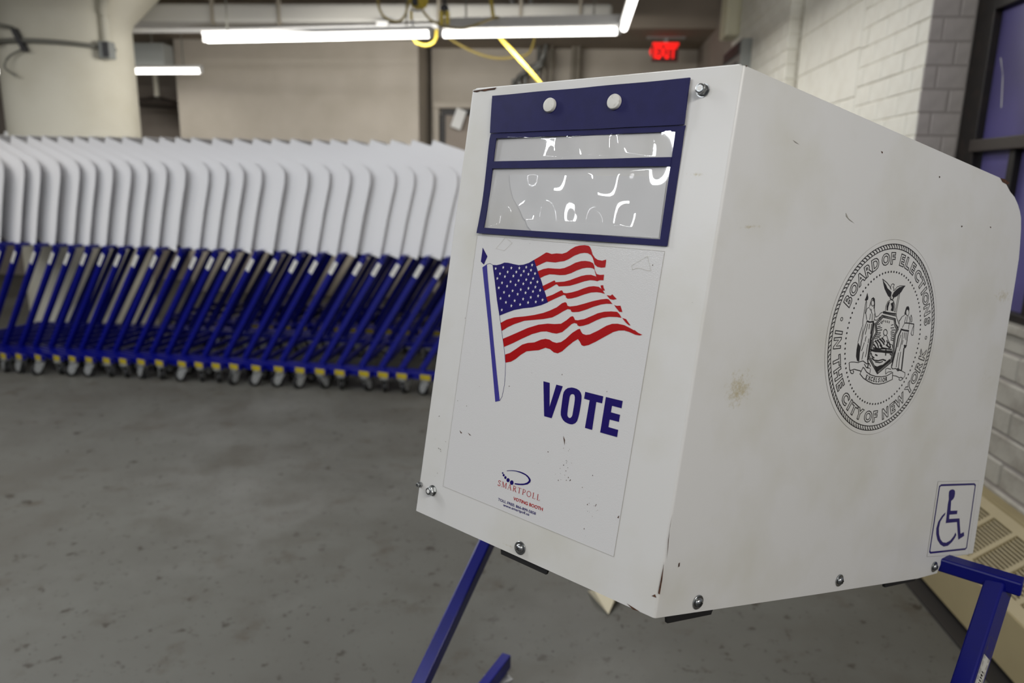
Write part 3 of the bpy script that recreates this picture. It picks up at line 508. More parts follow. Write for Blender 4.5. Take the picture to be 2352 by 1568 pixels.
D = {"canton":[-5457,-11467,-5123,-11451,-4805,-11365,-4499,-11231,-4173,-11217,-3655,-11264,-3284,-11287,-2933,-11228,-2512,-11079,-2129,-10852,-1725,-11526,-1370,-12041,-1000,-12651,-597,-13314,-1093,-13553,-1751,-13775,-2437,-13918,-3128,-14113,-3729,-14369,-4283,-14630,-4654,-13711,-5066,-12529],"stripes":[[-2129,-10852,-1797,-10659,-1294,-10338,-1166,-10335,-858,-10392,-492,-10323,-77,-10317,233,-10206,519,-9985,812,-9817,1116,-9730,1425,-9688,1703,-9701,1830,-9756,1964,-9941,2083,-10172,2289,-10369,2497,-10461,2807,-10486,3071,-10400,3081,-10622,3076,-10847,2803,-10891,2530,-10858,2333,-10746,2213,-10504,2115,-10351,1975,-10219,1741,-10134,1505,-10133,1200,-10196,829,-10357,465,-10586,164,-10732,-156,-10793,-475,-10874,-769,-10879,-1152,-10878,-1470,-11022,-1891,-11238],[-1725,-11526,-1324,-11351,-954,-11262,-491,-11247,-78,-11222,239,-11146,616,-10972,982,-10761,1359,-10636,1668,-10596,1983,-10608,2213,-10679,2315,-10819,2406,-11070,2567,-11280,2802,-11309,3076,-11269,3096,-11594,2855,-11606,2685,-11682,2581,-11441,2370,-11041,2283,-10984,2085,-10963,1815,-10981,1513,-11055,1143,-11208,775,-11402,392,-11539,-10,-11598,-427,-11599,-803,-11622,-1163,-11760,-1493,-11936],[-1218,-12402,-826,-12196,-363,-11951,-268,-12015,-302,-12059,-17,-12016,384,-11947,770,-11821,1144,-11657,1515,-11501,1890,-11398,2196,-11362,2562,-11423,2685,-11682,2482,-11664,2175,-11676,1802,-11780,1283,-11986,829,-12147,433,-12216,30,-12273,-112,-12181,-196,-12176,-612,-12438,-1023,-12668],[2947,-11906,3129,-11867,3167,-11991,3293,-12150,3171,-12183,3029,-12070],[-820,-13027,-370,-12838,236,-12493,318,-12490,441,-12624,669,-12617,1057,-12513,1434,-12378,1800,-12206,2166,-12061,2503,-11992,2848,-11994,3100,-12127,3330,-12357,3057,-12312,2753,-12314,2378,-12376,1938,-12538,1423,-12762,1044,-12887,807,-12928,676,-12877,631,-12769,485,-12732,67,-12936,-624,-13304],[3452,-12407,3714,-12409,3825,-12319,4146,-12548,3937,-12618,3711,-12600],[-4114,-15082,-3648,-14801,-3042,-14576,-2171,-14387,-1495,-14212,-839,-14001,-366,-13789,93,-13540,454,-13239,668,-13152,772,-13186,867,-13348,1049,-13365,1513,-13260,2034,-13070,2617,-12848,3125,-12690,3489,-12614,3641,-12628,3927,-12854,3538,-12890,3177,-12980,2677,-13178,2175,-13419,1733,-13595,1346,-13665,1224,-13661,1122,-13542,917,-13535,621,-13707,253,-13958,-126,-14178,-772,-14369,-1440,-14510,-2208,-14672,-2966,-14990,-3470,-15262,-3909,-15570],[4046,-12897,4213,-12926,4463,-12889,4646,-13225,4452,-13237,4240,-13075],[-3744,-16055,-3274,-15818,-2603,-15468,-1866,-15078,-1047,-14751,-388,-14596,110,-14552,593,-14463,956,-14198,1198,-13964,1349,-13904,1440,-13964,1545,-14102,1744,-14095,2194,-13960,2622,-13738,3043,-13507,3472,-13360,3907,-13283,4309,-13256,4474,-13361,4653,-13551,4324,-13552,3816,-13608,3387,-13731,2969,-13950,2551,-14204,2187,-14355,1923,-14426,1782,-14393,1742,-14306,1538,-14282,1353,-14375,1044,-14686,763,-14942,376,-15095,43,-15105,-386,-15073,-801,-15149,-1453,-15399,-2182,-15791,-2838,-16176,-3549,-16548],[4690,-13553,4948,-13580,5289,-13889,5199,-13902,4986,-13795],[-3361,-17005,-2991,-16842,-2508,-16477,-2113,-16166,-1697,-15994,-1189,-15879,-713,-15631,-388,-15532,-90,-15533,180,-15627,477,-15647,789,-15544,1077,-15317,1486,-14887,1839,-14623,1988,-14568,2094,-14717,2232,-14828,2473,-14857,2733,-14785,3220,-14497,3759,-14128,4104,-13970,4462,-13913,4902,-13932,5279,-14035,5544,-14121,5575,-14097,5846,-14231,6121,-14289,5972,-14355,5692,-14360,5248,-14259,4954,-14227,4600,-14279,4258,-14419,3792,-14733,3184,-15150,2766,-15400,2435,-15519,2273,-15492,2123,-15319,1955,-15180,1658,-15392,1312,-15715,968,-16073,670,-16251,376,-16240,54,-16090,-291,-16064,-765,-16294,-1267,-16412,-1690,-16517,-2087,-16795,-2476,-17145,-2802,-17365,-3240,-17507]],"pole":[[-6324,-11705,-5974,-11469,-5738,-12307,-5254,-13856,-4421,-16502,-3751,-18560,-3268,-19983,-3620,-20130,-4298,-17935,-5130,-15298,-5907,-12983],[-6536,-10418,-6289,-10677,-6019,-10962,-6231,-11514,-6531,-11342]],"seam":[[-5993,-11471,-5714,-11395,-5457,-11467,-5066,-12529,-4654,-13711,-4283,-14630,-3928,-15573,-3549,-16548,-3240,-17507,-3125,-18225,-3069,-18932,-3120,-19663,-3268,-19983]],"stars":[-5148,-11677,-4525,-11548,-3847,-11522,-3196,-11469,-2656,-11363,-2218,-11185,-4721,-11968,-4102,-11801,-3394,-11734,-2805,-11628,-2246,-11513,-4889,-12294,-4279,-12111,-3591,-12007,-2981,-11897,-2401,-11778,-1897,-11687,-4446,-12529,-3752,-12385,-3116,-12248,-2515,-12130,-1987,-12007,-4657,-12875,-3982,-12701,-3308,-12543,-2697,-12408,-2122,-12284,-1615,-12176,-4168,-13115,-3483,-12937,-2835,-12787,-2242,-12645,-1712,-12503,-4383,-13534,-3697,-13282,-3031,-13105,-2419,-12943,-1852,-12796,-1316,-12666,-3895,-13726,-3198,-13534,-2542,-13349,-1958,-13175,-1408,-13021,-4146,-14245,-3409,-13886,-2717,-13722,-2108,-13520,-1520,-13407,-1024,-13223],"vote":[[-80,-18095,401,-18102,651,-19517,907,-18110,1381,-18115,925,-20164,354,-20167],[3004,-18120,4254,-18128,4243,-18536,3851,-18542,3855,-20183,3353,-20181,3389,-18538,2998,-18530],[4427,-18127,5541,-18123,5535,-18540,4912,-18535,4904,-18910,5515,-18920,5501,-19329,4897,-19333,4892,-19768,5539,-19774,5540,-20192,4407,-20195]],"vote_o":[[2025,-18061,2209,-18049,2396,-18067,2576,-18128,2704,-18231,2789,-18378,2821,-18555,2837,-18765,2831,-19256,2815,-19535,2791,-19725,2746,-19920,2647,-20066,2481,-20172,2302,-20208,2114,-20202,1919,-20161,1770,-20089,1642,-19969,1547,-19822,1508,-19611,1498,-19176,1488,-18617,1515,-18437,1613,-18268,1764,-18144],[2144,-18432,2225,-18427,2299,-18468,2348,-18574,2371,-18742,2378,-18987,2368,-19544,2357,-19688,2314,-19778,2251,-19842,2179,-19859,2083,-19825,2017,-19747,1995,-19627,1981,-19258,1986,-18669,2004,-18560,2055,-18475]],"logo":[[-1907,-24183,-1683,-24101,-1441,-24034,-1157,-23981,-871,-23948,-622,-23951,-411,-23977,-240,-24020,-105,-24086,6,-24164,64,-24258,33,-24397,-140,-24564,-481,-24715,-837,-24806,-1123,-24843,-1136,-24774,-734,-24690,-421,-24593,-199,-24464,-104,-24358,-79,-24273,-173,-24163,-395,-24063,-606,-24038,-857,-24023,-1147,-24031,-1393,-24067,-1676,-24139,-1877,-24208]],"dots":[[-2132,-24406,-2135,-24437,-2152,-24463,-2179,-24479,-2209,-24479,-2234,-24464,-2247,-24438,-2245,-24407,-2228,-24380,-2200,-24365,-2170,-24364,-2145,-24379],[-2009,-24512,-2013,-24553,-2038,-24589,-2077,-24611,-2120,-24612,-2155,-24593,-2173,-24558,-2169,-24516,-2144,-24480,-2105,-24458,-2062,-24457,-2027,-24477],[-1835,-24616,-1839,-24667,-1865,-24711,-1907,-24736,-1955,-24736,-1994,-24711,-2015,-24667,-2012,-24616,-1985,-24572,-1943,-24546,-1895,-24546,-1856,-24572],[-1555,-24702,-1561,-24770,-1599,-24830,-1661,-24865,-1729,-24867,-1785,-24835,-1814,-24776,-1809,-24708,-1770,-24648,-1708,-24613,-1640,-24611,-1584,-24644],[-1222,-24765,-1228,-24843,-1271,-24911,-1339,-24952,-1415,-24953,-1478,-24916,-1511,-24849,-1505,-24771,-1462,-24702,-1393,-24662,-1317,-24661,-1254,-24699]],"text":{"smart":[-2468,-25307,974,-25286,-2387,-24947],"voting":[-1058,-25835,1261,-25819,-1097,-25622],"toll":[-2262,-26229,801,-26210,-2268,-26056],"www":[-1788,-26446,330,-26412,-1793,-26280]},"frame":[-7165,-9640,-7155,-26725,6490,-26800,6670,-9650],"tape":[[-4703,-9626,-4084,-9940,-4639,-10478,-5369,-10390],[5677,-9996,6032,-10760,5759,-10773,5397,-10696,5083,-10713,4888,-10818,4785,-10597]],"ribs":[[5,15644,-14665,15989,-14891,16498,-15043,17176,-15128,17834,-15116,18474,-15021,18900,-14841,19114,-14750,19245,-15221,18875,-15345,18349,-15511,17714,-15612,17054,-15610,16365,-15486,15761,-15310,15274,-15055,15492,-14613,15644,-14665],[4,13837,-14409,14038,-14357,14381,-14336,14913,-14344],[5,13837,-14409,14042,-14870,14161,-14888,14525,-14793,15163,-14849,15371,-14883],[5,14161,-14888,14141,-14964,14308,-15080,14481,-15071,14536,-14968,14419,-14874],[4,19185,-14959,19635,-14973,20087,-15069,20071,-15198,20281,-15253,20488,-15178,20759,-14906,20695,-14694,20201,-14586,19740,-14557],[5,20488,-15178,20466,-15056,20254,-15028,20087,-15069],[4,18297,-14925,18180,-14575,18399,-14510,18851,-14553],[4,18336,-14897,18530,-14755,19000,-14704],[4,16400,-14971,16361,-14625],[5,16599,-11128,18242,-11200,18447,-11571,18855,-11847,18644,-12231,18711,-12854,18856,-13421,18780,-14057,17306,-14950,15861,-13931,15910,-13521,15907,-12812,16238,-12278,15970,-11744,16292,-11462,16599,-11128],[4,16761,-11249,18099,-11291,18303,-11662,18626,-11893,18455,-12247,18540,-12867,18674,-13433,18563,-13991,17252,-14787,16054,-13908,16089,-13509,16094,-12822,16408,-12289,16165,-11777,16464,-11506,16761,-11249],[5,16680,-11131,16853,-11252],[5,16841,-11138,16986,-11256],[5,17004,-11146,17118,-11261],[5,17167,-11153,17251,-11265],[5,17330,-11160,17385,-11269],[5,17495,-11167,17518,-11273],[5,17660,-11175,17653,-11277],[5,17825,-11182,17787,-11282],[5,17991,-11189,17923,-11286],[5,18158,-11197,18058,-11290],[5,18268,-11246,18128,-11345],[5,18319,-11339,18179,-11437],[5,18370,-11431,18230,-11530],[5,18421,-11524,18281,-11623],[5,18498,-11605,18350,-11695],[5,18600,-11674,18430,-11753],[5,18702,-11743,18511,-11811],[5,18804,-11813,18592,-11869],[5,18829,-11895,18601,-11945],[5,18776,-11991,18558,-12033],[5,18723,-12087,18515,-12122],[5,18671,-12183,18473,-12210],[5,18649,-12276,18462,-12303],[5,18659,-12364,18475,-12392],[5,18668,-12453,18487,-12480],[5,18678,-12542,18499,-12569],[5,18687,-12631,18511,-12657],[5,18697,-12720,18523,-12746],[5,18706,-12809,18535,-12835],[5,18723,-12901,18554,-12925],[5,18747,-12995,18576,-13019],[5,18771,-13090,18598,-13114],[5,18795,-13184,18621,-13208],[5,18820,-13279,18643,-13303],[5,18844,-13373,18666,-13397],[5,18850,-13466,18664,-13484],[5,18840,-13557,18648,-13564],[5,18829,-13648,18632,-13644],[5,18818,-13739,18616,-13724],[5,18807,-13830,18600,-13803],[5,18796,-13921,18584,-13883],[5,18785,-14011,18568,-13963],[5,18726,-14089,18488,-14036],[5,18619,-14154,18394,-14094],[5,18513,-14218,18299,-14151],[5,18407,-14283,18205,-14208],[5,18301,-14347,18111,-14266],[5,18195,-14411,18017,-14323],[5,18089,-14475,17923,-14380],[5,17984,-14539,17830,-14436],[5,17879,-14603,17736,-14493],[5,17774,-14666,17643,-14550],[5,17670,-14729,17550,-14606],[5,17565,-14793,17457,-14662],[5,17461,-14856,17365,-14719],[5,17358,-14919,17272,-14775],[5,17253,-14913,17184,-14737],[5,17148,-14839,17097,-14674],[5,17044,-14765,17011,-14610],[5,16939,-14692,16925,-14547],[5,16835,-14618,16839,-14484],[5,16732,-14545,16753,-14421],[5,16628,-14472,16667,-14358],[5,16525,-14399,16582,-14295],[5,16422,-14327,16496,-14233],[5,16319,-14254,16411,-14170],[5,16217,-14182,16326,-14108],[5,16115,-14110,16242,-14046],[5,16013,-14038,16157,-13984],[5,15912,-13967,16073,-13922],[5,15867,-13880,16059,-13850],[5,15879,-13777,16068,-13750],[5,15892,-13675,16077,-13650],[5,15904,-13572,16086,-13551],[5,15910,-13477,16090,-13452],[5,15910,-13388,16090,-13366],[5,15909,-13299,16091,-13280],[5,15909,-13211,16091,-13195],[5,15909,-13122,16092,-13109],[5,15908,-13033,16093,-13023],[5,15908,-12945,16093,-12937],[5,15908,-12856,16094,-12852],[5,15935,-12767,16127,-12767],[5,15990,-12678,16179,-12679],[5,16045,-12590,16231,-12590],[5,16100,-12501,16283,-12501],[5,16155,-12412,16335,-12412],[5,16210,-12322,16388,-12323],[5,16215,-12233,16383,-12236],[5,16170,-12144,16342,-12150],[5,16126,-12055,16301,-12065],[5,16081,-11966,16261,-11980],[5,16037,-11877,16221,-11895],[5,15992,-11789,16180,-11809],[5,16023,-11697,16221,-11727],[5,16130,-11603,16320,-11637],[5,16238,-11509,16420,-11546],[5,16330,-11420,16507,-11469],[5,16407,-11337,16581,-11405],[5,16483,-11253,16655,-11341],[5,16560,-11170,16730,-11276],[5,16254,-11769,16553,-11691],[5,16340,-11888,16651,-11845],[5,16318,-12017,16730,-11940],[5,16340,-12168,16818,-12065],[5,16344,-12320,16798,-12230],[5,16340,-12447,16810,-12321],[5,16290,-12578,16892,-12427],[5,16241,-12709,16791,-12548],[5,16879,-11406,16966,-11526],[5,17116,-11410,17194,-11556],[5,17351,-11403,17423,-11561],[5,17593,-11416,17598,-11570],[5,16558,-11564,16780,-11670],[5,16669,-11477,16841,-11573],[5,18136,-11599,17873,-11674],[5,18299,-11792,17885,-11854],[5,18540,-11927,18025,-11982],[5,18403,-12095,17971,-12105],[5,18399,-12225,18014,-12231],[5,18423,-12354,18103,-12354],[5,18447,-12508,18099,-12484],[5,18490,-12635,18142,-12611],[5,16726,-11930,16848,-11930],[5,16904,-12042,16784,-12104],[5,17575,-12180,17582,-12269,17544,-12344,17468,-12390,17369,-12398,17267,-12367,17183,-12302,17132,-12218,17125,-12129,17163,-12055,17238,-12008,17337,-12000,17438,-12031,17523,-12095,17575,-12180],[4,17267,-12422,17171,-12558,16172,-12918,16187,-13247],[4,17563,-12372,17806,-12611,18143,-12897,18471,-12950,18560,-13127],[9,16319,-12805,16664,-13008,16883,-13248],[9,16528,-12738,16912,-12912,17271,-13143],[9,16776,-12641,17208,-12813,17506,-12996],[9,17033,-12570,17331,-12700,17502,-12842],[9,16212,-13042,16495,-13199,16672,-13314],[9,17683,-12672,17845,-12867,17858,-13048],[9,17904,-12759,18160,-12947,18323,-13144],[9,17692,-12982,18015,-13088,18229,-13151],[9,16954,-13037,17296,-13218,17777,-13235],[8,16204,-13297,17041,-13298,17777,-13235,18500,-13236],[10,17760,-13185,17884,-13695],[7,16130,-13633,16293,-13852,16597,-13934],[8,16614,-13703,16912,-13760],[7,18367,-13559,18678,-13617],[8,16281,-13955,16647,-14085,17112,-14082,17642,-13971,18042,-14024],[6,16771,-14180,17339,-14197,17685,-14098],[4,16898,-10844,16855,-10492,16991,-10198,17315,-10035,17617,-10079,17868,-10334,17984,-10786],[8,16661,-10893,17183,-10907,17754,-10902,18280,-10886],[5,16757,-10985,17404,-10998,18276,-11016],[4,16661,-10893,16711,-11015],[6,16793,-10870,16741,-10992],[6,16973,-10872,16920,-10994],[6,17153,-10874,17100,-10997],[6,17334,-10877,17281,-11000],[6,17516,-10879,17463,-11002],[6,17699,-10881,17645,-11005],[6,17882,-10884,17828,-11008],[6,18067,-10886,18012,-11010],[4,15890,-8864,16453,-9020,16896,-9218,17099,-9397],[4,18724,-8973,18081,-9040,17776,-9138,17491,-9428],[4,17099,-9397,16985,-9258,17055,-9072,17204,-9008,17380,-9048,17359,-9127,17287,-9197,17421,-9308,17407,-9463],[5,17128,-9903,17261,-10015,17500,-10015,17601,-9891],[4,17299,-9986,17153,-9696],[4,17514,-9972,17519,-9706],[4,18228,-9522,18226,-10813],[4,18077,-9591,18086,-10801],[4,14499,-10418,14486,-10790,14533,-11627,14568,-11872],[4,14567,-10436,14630,-10825,14642,-11220],[4,15458,-10464,15464,-10558,15422,-10632,15342,-10666,15247,-10650,15161,-10590,15108,-10501,15101,-10407,15143,-10334,15222,-10300,15318,-10315,15404,-10375,15458,-10464],[4,14973,-10779,14740,-10888,14696,-11165,14940,-11589],[4,15577,-10827,15761,-11109,15904,-11322,16166,-11221,16415,-10994,16669,-10918],[4,15756,-11512,16076,-11507,16374,-11292,16607,-11152],[4,15269,-10858,15273,-11008,15408,-11144],[4,15035,-10832,15213,-10964],[9,14963,-11661,15316,-11694,15791,-11619],[4,15233,-11161,15271,-11558],[4,15452,-11140,15569,-11580],[4,15672,-11118,15801,-11508],[5,14979,-11710,14825,-12397,14811,-13048,14797,-13699,14899,-14244],[14,15745,-11674,15771,-12115,15770,-12671,15801,-13326,15881,-14133],[6,15865,-11703,15953,-12251,15875,-12713],[4,14611,-11868,14479,-12426,14405,-13079],[5,14901,-14305,15361,-14206,15837,-14364,16170,-14319],[9,15881,-14133,16032,-14404,16006,-14660],[5,15553,-14381,15848,-14593,16271,-14630],[5,16125,-14322,16325,-14514],[5,15132,-11821,15123,-12072,15064,-12527],[5,15351,-11801,15374,-12150],[5,15571,-11781,15636,-12177,15646,-12429],[5,15134,-13023,15051,-13380,14983,-13586],[5,15236,-13619,15197,-13974,15201,-14125],[5,15544,-13092,15572,-13545,15550,-13951],[5,15209,-12615,15188,-12968],[5,15565,-12738,15572,-13040],[4,19795,-10631,19807,-10740,19763,-10826,19676,-10864,19569,-10845,19471,-10773,19408,-10669,19396,-10560,19440,-10475,19526,-10437,19633,-10456,19732,-10526,19795,-10631],[4,19286,-10865,19005,-10997,18786,-11305,18878,-11741],[6,18729,-11310,18855,-11220,18975,-11052],[4,18231,-10942,18422,-11157,18781,-11488],[4,18140,-11184,18401,-11523,18820,-11746],[4,19857,-10862,20045,-11108,20068,-11318],[4,19467,-10952,19483,-11372,19300,-11704],[4,19662,-10881,19726,-11349],[6,19483,-11372,19974,-11337,20689,-11341],[4,20689,-11341,20532,-11995,20711,-12125,20847,-12076,20803,-11892,20689,-11341],[4,20123,-10757,20089,-10945,20247,-11248,20376,-11183,20256,-10929,20123,-10757],[10,19143,-11822,19653,-11857,20204,-11847],[12,19209,-11869,19014,-12306,18998,-12832,18982,-13359,18856,-14368],[6,20120,-11897,20192,-12476,20183,-12796],[12,19980,-13024,20060,-13658,20174,-14507],[4,20068,-11318,20115,-11738],[5,19286,-12178,19185,-12660,19165,-13030],[5,19455,-12006,19537,-12527,19466,-13273],[5,19698,-11986,19744,-12405],[5,19386,-13384,19401,-13860,19434,-14388],[5,19659,-13312,19681,-13895,19744,-14424],[5,19893,-11969,20025,-12489],[5,19683,-12516,19644,-12836],[5,18808,-14398,19034,-14517,19363,-14472,19784,-14539,20236,-14541],[5,19869,-14524,19849,-14585,19760,-14615,19655,-14596,19595,-14539,19614,-14477,19703,-14447,19808,-14467,19869,-14524]],"fills":[[15967,-13416,16672,-13314,17439,-13363,18574,-13309,18663,-13513,17970,-13523,17305,-13527,16565,-13552,16044,-13512],[18471,-13866,18563,-13991,17247,-14772,16754,-14412,17100,-14470,17398,-14375,17753,-14302,18068,-14100],[17027,-10780,16946,-10482,17035,-10244,17211,-10148,17186,-10355,17143,-10564,17182,-10764],[17353,-10286,17642,-10153,17809,-10443,17846,-10748,17504,-10731,17576,-10519],[15890,-8864,16097,-9013,16412,-9176,16666,-9372,16982,-9472,17221,-9561,17241,-9788,17128,-9903,16903,-9852,16620,-9656,16332,-9437,16144,-9208],[18724,-8973,18520,-9178,18382,-9401,18167,-9570,17895,-9766,17555,-9896,17351,-9776,17478,-9531,17742,-9321,18020,-9145,18378,-9051],[14469,-9914,14662,-10178,14674,-10325,14504,-10433,14338,-10387,14422,-10180],[15231,-10105,15423,-10193,15552,-10529,15602,-10849,15470,-10778,15464,-10538,15375,-10323,15155,-10232,15043,-10359,15060,-10631,14973,-10779,14988,-10464,15057,-10208],[14723,-11858,14719,-12207,14730,-12654,14728,-13204,14779,-13700,14880,-14296,14683,-14233,14485,-13970,14406,-13527,14422,-13077,14715,-13305,14707,-12806,14680,-12360],[19352,-10282,19563,-10228,19726,-10348,19780,-10501,19598,-10414,19414,-10459,19350,-10649,19442,-10823,19297,-10838,19253,-10711,19288,-10472],[19888,-12818,20291,-12815,20166,-13037,19980,-13024]],"excel":[16108,-15201,16432,-15267,16740,-15304,17047,-15331,17341,-15343,17624,-15340,17884,-15322,18178,-15288,18493,-15220],"excelh":[17104,-15193,17197,-15474],"acc":[[30700,-23279,30940,-23315,31156,-23423,31256,-23613,31266,-23880,31140,-24073,30949,-24163,30859,-24205,31059,-25000,32192,-25045,32239,-25337,31019,-25310,31084,-25654,32795,-25709,33001,-26131,33475,-27018,33994,-26920,34194,-27246,33292,-27504,32797,-26592,32496,-25995,30672,-25959,30418,-24434,30425,-24039,30283,-23703,30233,-23437,30382,-23312],[30296,-25074,29843,-25324,29426,-25757,29325,-26275,29475,-26746,29852,-27238,30462,-27654,31070,-27873,31731,-27863,32306,-27607,32661,-27296,32805,-27069,32583,-26848,32396,-27139,31973,-27444,31354,-27575,30798,-27502,30294,-27207,29939,-26782,29734,-26304,29756,-25779,30027,-25467,30284,-25285]],"accb":[28791,-22879,34155,-22988,34414,-23100,35004,-28284,34834,-28395,29181,-28189,28978,-28085,28574,-22980],"accs":[28209,-22581,34840,-22738,35547,-28928,28710,-28454],"chips_f":[[-9362,-77,-7268,13,-7395,-119,-7739,-124,-8008,-135,-8313,-173,-8676,-121,-8981,-188,-9310,-138],[9533,-23369,9510,-23971,9541,-24438,9606,-25252,9632,-25842,9527,-24801],[9506,-26007,9567,-26948,9560,-27795,9450,-27766,9479,-26740],[-8092,-24263,-7947,-24348,-8034,-24340],[-6351,-22655,-6086,-22769,-6197,-22826],[-5593,-22620,-5252,-22743,-5409,-22752],[7731,-29018,8184,-29083,8576,-29145,8149,-29197],[3419,-24658,3559,-24745,3479,-25164,3398,-25058],[1933,-20984,2101,-21207,2125,-21518],[6326,-24590,6439,-24428,6415,-24612],[978,-22186,1078,-22187,1024,-22255],[9106,-28048,9392,-28032,9287,-27879]],"chips_s":[[28875,184,29560,259,30415,142,30129,-43,29318,-13],[1156,-26209,1249,-26169,1266,-26392,1173,-26431],[13222,-1353,13422,-1361,13409,-1469],[20388,-1394,20572,-1414,20493,-1517],[4718,-2639,5378,-2747,4976,-2721],[32,9,196,35,148,-44],[24522,-4013,24775,-4002,24628,-4118],[28692,-3381,28902,-3378,28874,-3479],[10724,-5537,11085,-5812,11797,-6005,11203,-5896,10836,-5751],[7809,-209,8262,-143,7916,-280],[3303,107,4028,99,5118,115,5093,61,3975,15]],"smear":[[0.0005712551646737674,-0.3757670468963433],[0.5643689138931859,-0.15555435383783797],[0.578046969289647,-0.2748500597673545],[0.04977589364757923,-0.16633754949520013]]}

# ------------------------------------------------------------------ voting booth
LEAN = .189; TH = radians(73); HW = .1894; PL = .5833
TC0 = Vector((0, .1096, 1.4896)); EU = Vector((0, sin(LEAN), cos(LEAN))); EB = Vector((0, cos(LEAN), -sin(LEAN)))
TILT = .108                                            # the taller booths of the row lean back further about their cross bar
def boxp(x, b, e, dz=0):
    p = TC0 + Vector((x, 0, dz)) + EB * b + EU * e
    if dz: u, v = p.y - .598, p.z - .80 - dz; p = Vector((p.x, .598 + u * cos(TILT) + v * sin(TILT), .80 + dz - u * sin(TILT) + v * cos(TILT)))
    return p
def fp(off, dz=0): return lambda x, e: boxp(x, -off, e, dz)                    # on the front sheet, off metres proud
def sp(off, dz=0, sg=1):                                                       # on a side wing
    return lambda s, e: boxp(sg * (HW + s * cos(TH) + off * sin(TH)), s * sin(TH) - off * cos(TH), e, dz)
WING = [(0, 0), (.28, .002), (.576, .004), (.598, .0), (.6163, -.0085), (.634, -.0135), (.6494, -.0219), (.660, -.030), (.6677, -.0386), (.675, -.055), (.6817, -.0767), (.687, -.098), (.690, -.13), (.6925, -.171), (.7016, -.31), (.7156, -.4456), (.7262, -.5557), (.728, -.578), (.6267, -.578), (.6172, -.6), (.56, -.602), (.30, -.594), (0, -PL)]
def panel_mesh(dz):
    bm = bmesh.new(); r = .004; T = .0016
    n = 7; f = fp(0, dz); HL = {}
    for sg in (-1, 1):                                  # bend column: arc from front plane to wing plane
        col = []
        for k in range(n + 1):
            t = TH * k / n
            # arc tangent at both ends, centred inside
            d = r * math.tan(TH / 2); x = HW - d + r * sin(t); b = r * (1 - cos(t)); col.append((x * sg, b))
        HL[sg] = col
    def vcol(x, b): return [bm.verts.new(boxp(x, b, 0, dz)), bm.verts.new(boxp(x, b, -PL, dz))]
    C = {sg: [vcol(*p) for p in HL[sg]] for sg in (-1, 1)}
    a, b = C[-1][0], C[1][0]; bm.faces.new((a[1], b[1], b[0], a[0]))
    for sg in (-1, 1):
        for p, q in zip(C[sg], C[sg][1:]): bm.faces.new((p[1], q[1], q[0], p[0]) if sg > 0 else (q[1], p[1], p[0], q[0]))
        g = sp(0, dz, sg); vs = [C[sg][-1][0]] + [bm.verts.new(g(s, e)) for s, e in WING[1:-1]] + [C[sg][-1][1]]
        bm.faces.new(vs[::-1] if sg > 0 else vs)
    # rolled top edge of the front sheet
    tp = [(C[-1][0][0], C[1][0][0])]
    for k in range(1, 7):
        t = radians(110) * k / 6; bb = .005 * (1 - cos(t)) ; ee = .005 * sin(t) * .6
        tp.append((bm.verts.new(boxp(-HW + .006, bb, ee, dz)), bm.verts.new(boxp(HW - .006, bb, ee, dz))))
    tp.append((bm.verts.new(boxp(-HW + .008, .018, .000, dz)), bm.verts.new(boxp(HW - .008, .018, .000, dz))))
    for p, q in zip(tp, tp[1:]): bm.faces.new((p[0], p[1], q[1], q[0]))
    bmesh.ops.recalc_face_normals(bm, faces=bm.faces)
    fr = min(bm.faces, key=lambda q: abs(q.calc_area() - 2 * HW * PL)); fr.normal_update()
    if fr.normal.dot(EB) > 0: bmesh.ops.reverse_faces(bm, faces=bm.faces)
    bmesh.ops.solidify(bm, geom=bm.faces[:], thickness=T)
    me = bpy.data.meshes.new('privacy_panel'); bm.to_mesh(me); bm.free()
    me.polygons.foreach_set('use_smooth', [True] * len(me.polygons)); me.set_sharp_from_angle(angle=radians(20)); return me
def caster(parent, x, y, z, rot, near=True):
    """swivel caster hung from z, wheel touching the floor"""
    R = Matrix.Translation((x, y, 0)) @ Matrix.Rotation(rot, 4, 'Z'); wr = .039
    bm = bmesh.new(); box(bm, (-.028, -.028, z - .005), (.028, .028, z), .001, R); lathe(bm, [(.02, z - .016), (.024, z - .005)], 14, R)
    for s in (-1, 1):
        pr = [(-.030, z - .014), (.026, z - .014), (-.012, wr - .018), (-.034, wr - .018), (-.044, wr + .008)]
        A = [bm.verts.new(R @ Vector((u, s * .017, v))) for u, v in pr]; B = [bm.verts.new(R @ Vector((u, s * .019, v))) for u, v in pr]
        for k in range(5): bm.faces.new((A[k], A[(k + 1) % 5], B[(k + 1) % 5], B[k]))
        bm.faces.new(A); bm.faces.new(B[::-1])
    box(bm, (-.026, -.018, z - .018), (.02, .018, z - .016), 0, R)
    c = obj('caster', bm, M['zinc'], parent)
    W = R @ Matrix.Translation((-.026, 0, wr)) @ Matrix.Rotation(pi / 2, 4, 'X')
    obj('wheel', LATHE([(.014, -.012), (.033, -.012), (wr, -.008), (wr, .008), (.033, .012), (.014, .012)], 20, W), M['rubber'], c, 40)
    obj('hub', LATHE([(.016, -.0135), (.016, .0135)], 12, W), M['zinc'], c); return c
